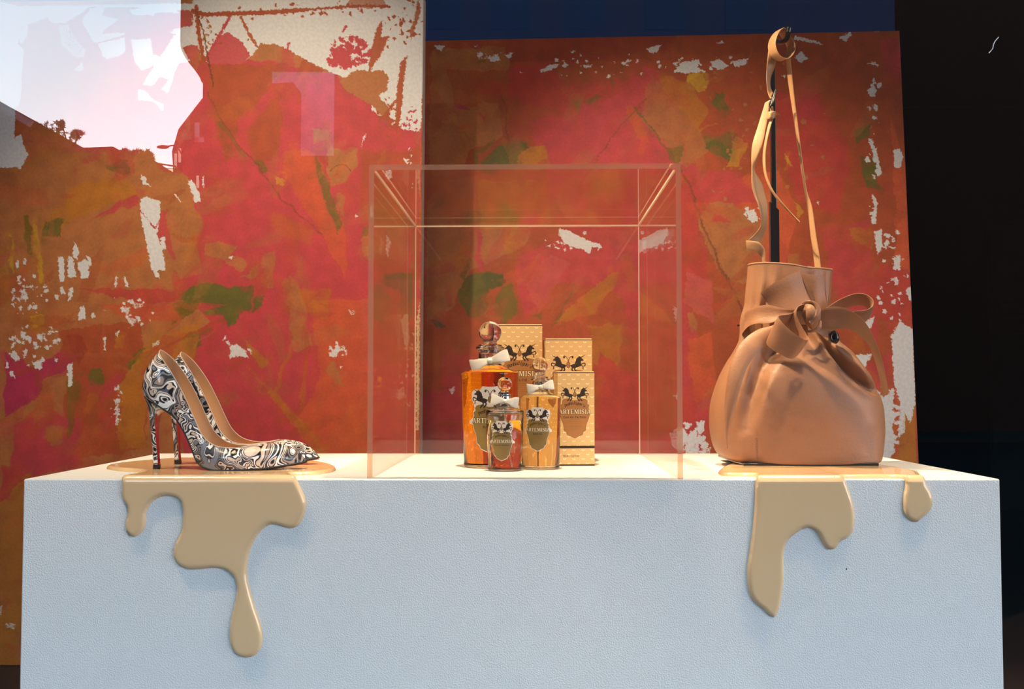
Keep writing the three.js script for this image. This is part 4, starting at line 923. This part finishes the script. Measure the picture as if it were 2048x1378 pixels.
  ribbon('bow_tail', [[1630, 624, 1.578], [1643, 618, 1.574], [1665, 613.5, 1.568], [1690, 616, 1.562], [1711, 627, 1.557], [1730, 644.5, 1.556], [1746, 672, 1.560], [1759, 706, 1.566], [1769, 740, 1.573], [1775.5, 773, 1.580], [1776, 780, 1.581]], [[1630, 648, 1.582], [1644, 655, 1.580], [1661, 659, 1.576], [1686, 657, 1.572], [1706, 661, 1.570], [1725.5, 676, 1.571], [1740.5, 695, 1.574], [1750, 721, 1.578], [1757.5, 751, 1.583], [1763.5, 781, 1.588], [1767, 795, 1.590]], { n: 100, crown: 0.0015 });
  ribbon('bow_tail', [[1545, 652, 1.586], [1522, 657, 1.586], [1500, 669, 1.580], [1481.5, 687, 1.576], [1467, 712, 1.573], [1456, 748, 1.568], [1449.5, 799, 1.566], [1449, 843, 1.568], [1451, 899, 1.576]], [[1578, 650, 1.580], [1553, 665, 1.580], [1533, 689, 1.576], [1514, 706, 1.568], [1496, 732, 1.563], [1483, 767, 1.560], [1472.5, 806, 1.561], [1463, 850, 1.566], [1455, 891, 1.575]], { n: 100, crown: 0.003 });
  ribbon('bow_loop', [[1616, 628, 1.572], [1598, 622, 1.570], [1580, 628, 1.566], [1563, 630.5, 1.562], [1557, 632.5, 1.556], [1561, 641, 1.550], [1578, 659, 1.545], [1597, 673, 1.542], [1610, 679.3, 1.543], [1616.3, 678.5, 1.547], [1614.5, 672, 1.552], [1606, 658, 1.558], [1597, 641, 1.562], [1592.7, 626, 1.563], [1596, 614, 1.564], [1609, 607.5, 1.566]], [[1613, 648, 1.586], [1596, 650, 1.588], [1574, 660, 1.588], [1545, 671, 1.584], [1533, 686, 1.574], [1541, 696, 1.566], [1560, 708, 1.560], [1582, 717.5, 1.557], [1592, 713, 1.560], [1599, 703, 1.566], [1597, 692, 1.572], [1589, 676, 1.577], [1580, 660, 1.580], [1578, 645, 1.581], [1584, 632, 1.580], [1604, 626, 1.578]], { n: 150, t: 0.0027 });
  {
    const c = at(1624, 630, 1.534), knot = new THREE.SphereGeometry(1, 40, 28), p = knot.attributes.position;
    for (let i = 0; i < p.count; i++) { const x = p.getX(i), y = p.getY(i), z = p.getZ(i), r = 1 + 0.05 * Math.sin(x * 5 + y * 3); p.setXYZ(i, c.x + x * 0.0140 * r, c.y + y * 0.0180 * r, c.z + z * 0.008); }
    knot.computeVertexNormals(); const kn = part('bow_knot', knot, leather, g);
    ribbon('knot_wrap', [[1609, 608, 1.568], [1611, 619, 1.558], [1612, 632, 1.556], [1613, 645, 1.561], [1618, 655, 1.568]], [[1626, 607.5, 1.566], [1634, 617, 1.556], [1637.5, 630, 1.555], [1637, 643, 1.559], [1634, 654, 1.567]], { crown: 0.004, t: 0.0024, into: kn });
    ribbon('knot_wrap', [[1607, 611, 1.571], [1616, 606, 1.559], [1627, 608, 1.554], [1632, 618, 1.5515], [1626, 632, 1.552], [1617, 643, 1.556]], [[1608, 606, 1.573], [1618, 602.5, 1.561], [1631, 606, 1.556], [1641, 618, 1.556], [1638, 634, 1.5535], [1623, 652, 1.558]], { crown: 0.002, t: 0.0024, into: kn });
    ribbon('knot_wrap', [[1640, 640, 1.566], [1637, 650, 1.563], [1628, 658, 1.564], [1614, 661, 1.570]], [[1643, 646, 1.568], [1642, 657, 1.565], [1630, 664, 1.566], [1614, 665, 1.572]], { t: 0.003, into: kn });
  }
  // black cord end at the right of the waist, stud at the left
  { const c = at(1671, 676, 1.578); part('cord_toggle', mergeGeometries([new THREE.SphereGeometry(0.0068, 20, 14).scale(0.85, 1.35, 0.9).translate(c.x, c.y, c.z), new THREE.TorusGeometry(0.006, 0.0022, 10, 20).scale(0.8, 1.25, 1).translate(c.x - 0.004, c.y + 0.002, c.z + 0.004)]), black, g, 'glossy black cord toggle'); }
  { const c = at(1477, 651, 1.630); part('stud', new THREE.SphereGeometry(0.0022, 12, 10).translate(c.x, c.y, c.z), blackMetal, g); }
  // seam with stitches at the lower left corner of the front
  { const st = []; for (let i = 0; i < 11; i++) { const py = 872 + i * 5.4, px = 1491 + i * 0.32, L = rows.reduce((b, r) => { for (const p of r) if (p.z > -D0) { const q = (p.x - at(px, py, D0).x) ** 2 + (p.y - at(px, py, D0).y) ** 2; if (q < b[0]) b = [q, p]; } return b; }, [1e9, null])[1]; st.push(new THREE.CapsuleGeometry(0.00042, 0.0021, 3, 6).rotateZ(0.1).translate(L.x, L.y, L.z + 0.0003)); } part('stitching', mergeGeometries(st), std({ color: rgb(0.22, 0.08, 0.03), roughness: 0.7 }), g).userData.kind = 'stuff'; }

  // shoulder strap, buckled, wound round the top of the stand
  const S = (name, A, B, o = {}) => ribbon(name, A, B, { mat: strapMat, t: 0.0022, n: 90, ...o });
  S('shoulder_strap', [[1571.5, 114, 1.702], [1576, 160, 1.704], [1583, 208, 1.705], [1591, 262, 1.705], [1597, 306, 1.704], [1604.5, 353, 1.702], [1609, 385, 1.700], [1614, 412, 1.699], [1621, 470, 1.696], [1628, 520, 1.692], [1632, 552, 1.690]], [[1580.5, 114, 1.690], [1585, 160, 1.694], [1590.5, 208, 1.698], [1597.5, 262, 1.700], [1603, 306, 1.699], [1609, 353, 1.697], [1614.5, 385, 1.695], [1623.5, 412, 1.692], [1632, 470, 1.688], [1640, 520, 1.684], [1643, 552, 1.682]]);
  S('strap_coil', [[1569, 56, 1.690], [1556, 68, 1.684], [1551.5, 90, 1.680], [1560, 110, 1.679], [1575, 117, 1.683], [1588, 106, 1.690], [1590, 88, 1.696], [1582, 74, 1.699]], [[1553, 64, 1.712], [1540, 78, 1.708], [1536.5, 98, 1.704], [1545, 116, 1.703], [1559, 122, 1.706], [1571, 112, 1.713], [1574, 95, 1.719], [1566, 80, 1.722]], { closed: true, n: 100 });
  S('strap_end', [[1539, 84, 1.706], [1536, 105, 1.702], [1534, 130, 1.700], [1532.5, 153, 1.700], [1534, 172, 1.700], [1537, 190, 1.698], [1541, 198, 1.696]], [[1552, 96, 1.700], [1553, 116, 1.702], [1549, 136, 1.710], [1541.5, 155, 1.714], [1540.5, 172, 1.712], [1545, 184, 1.704], [1551, 193, 1.700]]);
  S('shoulder_strap', [[1530, 206, 1.700], [1524, 226, 1.700], [1515, 255, 1.700], [1504.6, 290, 1.699], [1502.7, 318, 1.698], [1503.5, 342, 1.697], [1503, 366, 1.694], [1508, 390, 1.692], [1516, 410, 1.690], [1522, 432, 1.692], [1521, 452, 1.698], [1510, 468, 1.706], [1497, 480, 1.708]], [[1541, 200, 1.694], [1537, 226, 1.694], [1532, 255, 1.692], [1524, 290, 1.690], [1514.5, 318, 1.694], [1509, 340, 1.701], [1523, 366, 1.704], [1530, 390, 1.704], [1534.5, 410, 1.704], [1535, 432, 1.706], [1532, 455, 1.712], [1526, 472, 1.718], [1519, 484, 1.716]], { n: 130 });
  S('shoulder_strap', [[1492, 481, 1.700], [1504, 482, 1.694], [1517, 484, 1.690], [1528, 497, 1.690], [1531, 520, 1.692], [1532, 540, 1.694]], [[1494.5, 501, 1.704], [1506, 502, 1.698], [1516, 506, 1.695], [1523, 516, 1.696], [1525, 532, 1.698], [1526, 545, 1.700]]);
  S('strap_tip', [[1540, 214, 1.690], [1541, 234, 1.688], [1536, 252, 1.687], [1529, 285, 1.686], [1525.5, 315, 1.686], [1528, 345, 1.684], [1536, 370, 1.682], [1546, 388, 1.680], [1570, 417, 1.676], [1598, 442, 1.672]], [[1546, 213, 1.686], [1547, 234, 1.684], [1541.5, 252, 1.682], [1534, 285, 1.681], [1531, 315, 1.681], [1533, 345, 1.679], [1541, 370, 1.677], [1551, 388, 1.675], [1574, 416, 1.671], [1599, 445, 1.668]]);
  S('keeper_loop', [[1536, 224, 1.690], [1541, 223, 1.681], [1548, 222, 1.681], [1550, 222, 1.690], [1543, 223, 1.694]], [[1534, 238, 1.691], [1539, 238, 1.682], [1546, 237, 1.682], [1548, 236, 1.691], [1541, 237, 1.695]], { closed: true, n: 40 });
  { const A = [[1543, 196, 1.698], [1551, 180, 1.694], [1552.5, 178, 1.690], [1549, 197, 1.682], [1541, 213, 1.682], [1539, 212, 1.690]]; const pts = E(A); const bk = part('buckle', new THREE.TubeGeometry(new THREE.CatmullRomCurve3(pts, true, 'catmullrom', 0.15), 60, 0.0017, 8, true), blackMetal, g, 'dark metal buckle'); part('prong', new THREE.TubeGeometry(new THREE.LineCurve3(at(1541, 212, 1.644), at(1551, 180, 1.648)), 1, 0.0012, 6), blackMetal, bk); }
  { const c = at(1617, 541, 1.635), st = new THREE.SphereGeometry(1, 24, 16), p = st.attributes.position; for (let i = 0; i < p.count; i++) { const x = p.getX(i), y = p.getY(i), z = p.getZ(i), r = 1 + 0.12 * N3(x * 2, y * 2, z * 2); p.setXYZ(i, c.x + x * 0.012 * r, c.y - 0.006 + y * 0.013 * r, c.z + z * 0.012 * r); } st.computeVertexNormals(); const s = part('paper_stuffing', st, std({ color: rgb(0.08, 0.06, 0.06), roughness: 0.95 }), null); tag(s, 'dark wad of stuffing peeping out of the bag mouth beside the strap', 'stuffing'); }

  // stand
  const b0 = at(1546, 300, 1.737), s = thing('bag_stand', V(b0.x, floorY, -1.737), 'thin black metal stand holding up the bag strap behind the bag', 'stand');
  const yT = at(1546, 84, 1.737).y, wP = 0.0044;
  part('pole', box(b0.x - wP, b0.x + wP, floorY + 0.004, yT, -1.737 - wP, -1.737 + wP, 0.001), black, s);
  const yS = at(1548, 408, 1.737).y, bs = at(1549, 460, 1.731); part('sleeve', (() => { const sh = new THREE.Shape(); sh.moveTo(-0.0072, 0); sh.lineTo(0.0072, 0); sh.lineTo(0.0072, yS - floorY - 0.016); sh.lineTo(-0.0072, yS - floorY - 0.002); sh.closePath(); return new THREE.ExtrudeGeometry(sh, { depth: 0.010, bevelEnabled: true, bevelSize: 0.0006, bevelThickness: 0.0006, bevelSegments: 1 }).translate(bs.x, floorY + 0.004, -1.739); })(), black, s);
  const hk = part('hook', new THREE.TubeGeometry(new THREE.CatmullRomCurve3([V(b0.x, yT - 0.004, -1.737), at(1550, 84, 1.725), at(1566, 84, 1.664), at(1574, 76, 1.650), at(1577, 60, 1.644)]), 30, 0.0040, 10), black, s);
  { const c = at(1577, 57, 1.644); part('hook_cap', new THREE.CapsuleGeometry(0.0043, 0.006, 6, 14).rotateZ(-0.18).translate(c.x, c.y - 0.003, c.z), black, hk); }
  const q = at(1600, 930, 1.62); part('base_plate', box(q.x - 0.105, q.x + 0.105, floorY - 0.0002, floorY + 0.004, -1.752, -1.558, 0.0012), black, s);
}

// ---------------------------------------------------------------- the street behind the camera, seen mirrored in the shop window
{
  const D = 2.0;                                               // the glass stands 1 m in front of the eye, so a thing z metres behind the eye is mirrored at z + 2
  const m = (px, py, z) => { const p = at(px, py, z + D); return V(p.x, p.y, z); };
  const lam = (r, g, b) => new THREE.MeshLambertMaterial({ color: rgb(r, g, b) });
  const tarmac = new THREE.MeshLambertMaterial({ color: rgb(0.009, 0.009, 0.0095), bumpMap: noiseTexture(128, (x, y) => 0.5 + 0.5 * N2(x * 40, y * 40)), bumpScale: 0.002 }), paving = lam(0.014, 0.0135, 0.013);
  structure('ground', box(-80, 60, GROUND - 0.4, GROUND - 0.12, -1.0, 120), tarmac);
  structure('pavement', box(-40, 40, GROUND - 0.3, GROUND, -0.94, 2.6), paving);
  structure('pavement_far', box(-8.7, 40, GROUND - 0.3, GROUND, 24.5, 28), paving);
  // the shop's own upper storeys, above the window
  structure('wall_upper', box(-12, 12, 4.2, 11, -1.2, -0.94), std({ color: rgb(0.2, 0.18, 0.16), roughness: 0.9 }));

  const brick = lam(0.020, 0.012, 0.010), slate = lam(0.012, 0.012, 0.014), stone = std({ color: rgb(0.16, 0.14, 0.12), roughness: 0.9 });
  const lit = std({ color: rgb(0.5, 0.42, 0.3), emissive: rgb(1.0, 0.86, 0.62), emissiveIntensity: 1.6, roughness: 0.7 }), pale = std({ color: rgb(0.30, 0.24, 0.28), roughness: 0.8 });
  // large corner building with a jettied upper storey
  {
    const z = 28, x0 = m(408, 0, z).x, g = thing('corner_building', V(x0 + 9, GROUND, z), 'tall dark building with a jettied upper storey, mirrored as the silhouette at left', 'building');
    part('wall', box(x0, x0 + 36, GROUND, 17, z, z + 9), brick, g);
    const xo = m(366, 0, z).x, yb = m(366, 92, z).y, yc = m(366, 168, z).y;
    const jut = x0 - xo, s = new THREE.Shape(); s.moveTo(xo, 17); s.lineTo(xo, yb); s.bezierCurveTo(xo + 0.05, yb - 0.5, x0 - 0.1 * jut, yc + 0.35, x0 + 0.02, yc); s.lineTo(x0 + 0.6, yc); s.lineTo(x0 + 0.6, 17);
    part('jetty', new THREE.ExtrudeGeometry(s, { depth: 5, bevelEnabled: false }).translate(0, 0, z - 0.2), brick, g);
    const zw = z - 1.2, xe = m(344, 300, zw).x, y1 = m(344, 198, zw).y, y2 = m(344, 258, zw).y, y3 = m(344, 303, zw).y, xw = m(406, 0, zw).x, w = new THREE.Shape();
    w.moveTo(x0 + 3, GROUND); w.lineTo(m(350, 330, zw).x, GROUND); w.lineTo(m(346, 330, zw).x, m(346, 332, zw).y); w.lineTo(xe, y3); w.lineTo(m(357, 255, zw).x, y2); w.lineTo(xw, y1); w.lineTo(xw + 0.4, y1 + 0.35); w.lineTo(x0 + 3, y1 + 0.5);
    part('side_wing', new THREE.ExtrudeGeometry(w, { depth: 6, bevelEnabled: false }).translate(0, 0, z - 1.2), slate, g);
    const win = (px, py0, px1, py1, mat, zz = z - 1.2) => { const a = m(px, py0, zz), b = m(px1, py1, zz); const f = part('window', box(a.x, b.x, b.y, a.y, zz - 0.06, zz + 0.01), mat, g); return f; };
    win(391, 246, 399, 284, pale); win(391, 276, 408, 285, pale); win(367, 268, 383, 280, std({ color: rgb(0.10, 0.07, 0.07), roughness: 0.7 }));
    win(350, 308, 354, 336, lit); win(358, 297, 362, 325, lit); win(394, 352, 398, 376, lit);
    const a = m(545, 145, z), b = m(668, 312, z); part('pale_panel', box(a.x, b.x, b.y, a.y, z - 0.05, z + 0.02), std({ color: rgb(0.22, 0.17, 0.26), roughness: 0.8 }), g);
    const rows = [[430, 470], [700, 780], [840, 920], [980, 1060], [1130, 1210], [1290, 1370], [1450, 1530]];
    for (const [p, q] of rows) for (const [u, v] of [[-60, 60], [200, 330], [440, 560]]) if (p > 690 || v > 400) win(p, u, q, v, slate, z);
  }
  // lower buildings farther down the street
  {
    const z = 19, g = thing('brick_house', V(m(-60, 300, z).x, GROUND, z), 'dark house with a sloping roof, mirrored at the left edge of the picture', 'building');
    const s = new THREE.Shape(), P = (px, py) => { const p = m(px, py, z); return [p.x, p.y]; };
    s.moveTo(m(-420, 300, z).x, GROUND); s.lineTo(...P(-420, 100)); s.lineTo(...P(-60, 172)); s.lineTo(...P(6, 206)); s.lineTo(...P(60, 237)); s.lineTo(...P(63, 254)); s.lineTo(...P(84, 268)); s.lineTo(m(86, 300, z).x, GROUND);
    part('wall', new THREE.ExtrudeGeometry(s, { depth: 7, bevelEnabled: false }).translate(0, 0, z), brick, g);
    const e0 = m(2, 213, z - 0.1), e1 = m(60, 247, z - 0.1); const L = Math.hypot(e1.x - e0.x, e1.y - e0.y);
    part('fascia', new THREE.BoxGeometry(L, 0.14, 0.12).rotateZ(Math.atan2(e1.y - e0.y, e1.x - e0.x)).translate((e0.x + e1.x) / 2, (e0.y + e1.y) / 2, z - 0.05), pale, g);
  }
  {
    const z = 11, x1 = m(-90, 300, z).x, g = thing('terrace_house', V(x1 - 3, GROUND, z), 'tall dark terrace beyond the left edge of the mirrored street', 'building');
    part('wall', box(x1 - 30, x1, GROUND, 15, z, z + 0.5), brick, g); for (let i = 0; i < 6; i++) for (const y of [1.2, 4.4, 7.6]) part('window', box(x1 - 3 - i * 3, x1 - 1.8 - i * 3, y, y + 1.8, z - 0.05, z + 0.02), slate, g);
    part('cornice', box(x1 - 30, x1 + 0.12, 14.6, 15.1, z - 0.2, z + 0.5), stone, g);
  }
  {
    const z = 38, g = thing('flat_roofed_building', V(m(170, 300, z).x, GROUND, z), 'low flat roofed building below the sky, mirrored at left', 'building');
    const s = new THREE.Shape(), P = (px, py) => { const p = m(px, py, z); return [p.x, p.y]; };
    s.moveTo(m(70, 300, z).x, GROUND); s.lineTo(...P(70, 262)); s.lineTo(...P(108, 297)); s.lineTo(...P(146, 296)); s.lineTo(...P(226, 293)); s.lineTo(...P(246, 304)); s.lineTo(...P(304, 318)); s.lineTo(m(306, 330, z).x, GROUND);
    part('wall', new THREE.ExtrudeGeometry(s, { depth: 8, bevelEnabled: false }).translate(0, 0, z), brick, g);
  }
  {
    const z = 70, g = thing('cream_building', V(m(330, 350, z).x, GROUND, z), 'small cream wall in evening light far down the mirrored street', 'building');
    const a = m(312, 333, z), b = m(346, 384, z); part('wall', box(a.x - 4, b.x + 1, GROUND, a.y - 0.1, z, z + 4), std({ color: rgb(0.75, 0.62, 0.42), roughness: 0.9 }), g);
    const c = m(318, 366, z - 0.1), d = m(334, 382, z - 0.1); part('lit_window', box(c.x, d.x, d.y, c.y, z - 0.12, z), std({ color: rgb(0.7, 0.75, 0.8), emissive: rgb(0.8, 0.95, 1), emissiveIntensity: 6, roughness: 0.4 }), g);
    const e = m(335, 338, z - 0.1), f = m(346, 384, z - 0.1); part('lit_bay', box(e.x, f.x, f.y, e.y, z - 0.12, z), std({ color: rgb(0.8, 0.65, 0.4), emissive: rgb(1, 0.78, 0.42), emissiveIntensity: 3.5, roughness: 0.8 }), g);
  }
  const leaf = std({ color: rgb(0.05, 0.05, 0.02), roughness: 0.8, side: THREE.DoubleSide }), bark = std({ color: rgb(0.05, 0.035, 0.025), roughness: 0.9 });
  const tree = (z, px0, px1, py0, py1, base, n, label, lobes) => {
    const c = m((px0 + px1) / 2, base, z), g = thing('street_tree', V(c.x, GROUND, z + 1), label, 'tree');
    part('trunk', new THREE.CylinderGeometry(0.07, 0.16, c.y - GROUND, 8).translate(c.x, (c.y + GROUND) / 2, z + 1.0), bark, g);
    const pos = [], idx = [], q = new THREE.Quaternion(), e = new THREE.Euler();
    for (let i = 0; i < n; i++) {
      const l = lobes[i % lobes.length], th = R() * 6.283, rr = Math.sqrt(R()), px = l[0] + l[2] * rr * Math.cos(th), py = l[1] + l[3] * rr * Math.sin(th), p = m(px, py, z + (R() - 0.5) * 1.2);
      e.set(R() * 0.8 - 0.4, R() * 6.28, R() * 6.28); q.setFromEuler(e); const S = (0.07 + 0.11 * R()) * (z + 2) / 40;
      for (let k = 0; k < 5; k++) {                            // star of five narrow leaflets
        const a = (k / 5) * 6.283, tip = V(Math.cos(a), Math.sin(a), 0.1), l1 = V(Math.cos(a + 0.55) * 0.3, Math.sin(a + 0.55) * 0.3, 0), l2 = V(Math.cos(a - 0.55) * 0.3, Math.sin(a - 0.55) * 0.3, 0), o = pos.length / 3;
        for (const v of [V(0, 0, 0), l1, tip, l2]) { v.multiplyScalar(S).applyQuaternion(q).add(p); pos.push(v.x, v.y, v.z); }
        idx.push(o, o + 1, o + 2, o, o + 2, o + 3);
      }
    }
    const f = part('foliage', indexed(pos, new Array((pos.length / 3) * 2).fill(0), idx), leaf, g); f.userData.kind = 'stuff';
    for (const l of lobes) { const p = m(l[0], l[1] - l[3] * 0.3, z + 0.3); part('branch', new THREE.TubeGeometry(new THREE.CatmullRomCurve3([V(c.x, c.y - 0.2, z + 1), V((c.x + p.x) / 2, (c.y + p.y) / 2 - 0.1, z + 0.7), p]), 8, 0.025, 5), bark, g); }
  };
  tree(34, 70, 165, 240, 300, 300, 260, 'loose tree with starry leaves above the flat roof, mirrored at left', [[92, 258, 16, 14], [114, 264, 14, 20], [140, 278, 18, 16], [155, 268, 12, 8], [110, 290, 24, 8], [124, 250, 4, 10], [72, 250, 7, 5]]);
  tree(30, 240, 318, 296, 360, 330, 700, 'dense tree beside the railing, mirrored left of the lit cream wall', [[250, 310, 10, 12], [275, 316, 18, 16], [295, 318, 12, 18], [262, 340, 26, 20]]);
  {
    const z = 24, a = m(286, 322, z), b = m(352, 333, z), g = thing('railing', V(b.x, GROUND, z), 'thin dark railing in front of the lit cream wall, mirrored at left', 'railing');
    const tube = (p, q, r) => new THREE.TubeGeometry(new THREE.LineCurve3(p, q), 1, r, 6);
    part('rail', tube(a, b, 0.022), slate, g); const c = m(324, 328, z), d = m(324, 440, z); part('post', tube(c, d, 0.018), slate, g); part('post', tube(m(306, 325, z), m(305, 440, z), 0.025), slate, g);
    part('lower_rail', tube(m(268, 375, z), m(320, 369, z), 0.02), slate, g); part('post', tube(b, V(b.x, GROUND, b.z), 0.02), slate, g); part('post', tube(a, V(a.x, GROUND, a.z), 0.02), slate, g);
  }
  {
    const z = 26, a = m(326, 294, z), b = m(352, 292, z), g = thing('street_lamp', V(b.x + 0.2, GROUND, z), 'street lamp with a short arm against the bright sky, mirrored at left', 'street lamp');
    part('head', new THREE.SphereGeometry(0.12, 14, 10).scale(1.5, 0.45, 0.6).translate(a.x, a.y, z), slate, g);
    part('arm', new THREE.TubeGeometry(new THREE.CatmullRomCurve3([a, V((a.x + b.x) / 2, a.y + 0.03, z), b, V(b.x + 0.2, b.y - 0.3, z)]), 10, 0.02, 6), slate, g);
    part('pole', new THREE.CylinderGeometry(0.03, 0.05, b.y - 0.3 - GROUND, 8).translate(b.x + 0.2, (b.y - 0.3 + GROUND) / 2, z), slate, g);
  }
}

// ---------------------------------------------------------------- display lamps under the window ceiling (above the picture)
{
  const shell = std({ color: rgb(0.03, 0.03, 0.03), roughness: 0.4, metalness: 0.3 });
  LAMPS.forEach(([x, y, z, ax, ay, az, cd, cone, col], i) => {
    const g = thing('spotlight', V(x, y, z), ['warm spotlight over the right end of the plinth', 'warm spotlight over the left end of the plinth', 'narrow warm spotlight over the clear case', 'warm spotlight aimed at the white splashed canvas', 'warm spotlight aimed at the rust and pink canvas', 'warm spotlight aimed down at the leather bag'][i] + ', above the picture', 'spotlight');
    const dir = V(ax - x, ay - y, az - z).normalize(), q = new THREE.Quaternion().setFromUnitVectors(V(0, -1, 0), dir);
    const can = new THREE.LatheGeometry([[0.001, 0.10], [0.030, 0.095], [0.038, 0.08], [0.040, 0], [0.036, 0], [0.035, 0.02], [0.001, 0.024]].map(([r, h]) => new THREE.Vector2(r, h)), 28).applyQuaternion(q);
    local('housing', can, shell, g);
    const lens = new THREE.CylinderGeometry(0.033, 0.033, 0.004, 28).translate(0, 0.012, 0).applyQuaternion(q);
    local('lens', lens, std({ color: 0x111111, emissive: col, emissiveIntensity: 6 }), g);
    local('stem', new THREE.CylinderGeometry(0.007, 0.007, 2.42 - y - 0.05, 10).translate(0, (2.42 - y + 0.05) / 2, 0), shell, g);
    const s = new THREE.SpotLight(col, cd, 0, cone, 0.7, 2); s.name = 'spotlight_beam'; s.position.copy(V(0, 0, 0)).addScaledVector(dir, 0.004); s.target.position.copy(dir); s.castShadow = true; s.shadow.radius = 1.2; s.shadow.mapSize.set(1024, 1024);
    g.add(s); g.add(s.target);
  });
}
renderer.render(scene, camera);
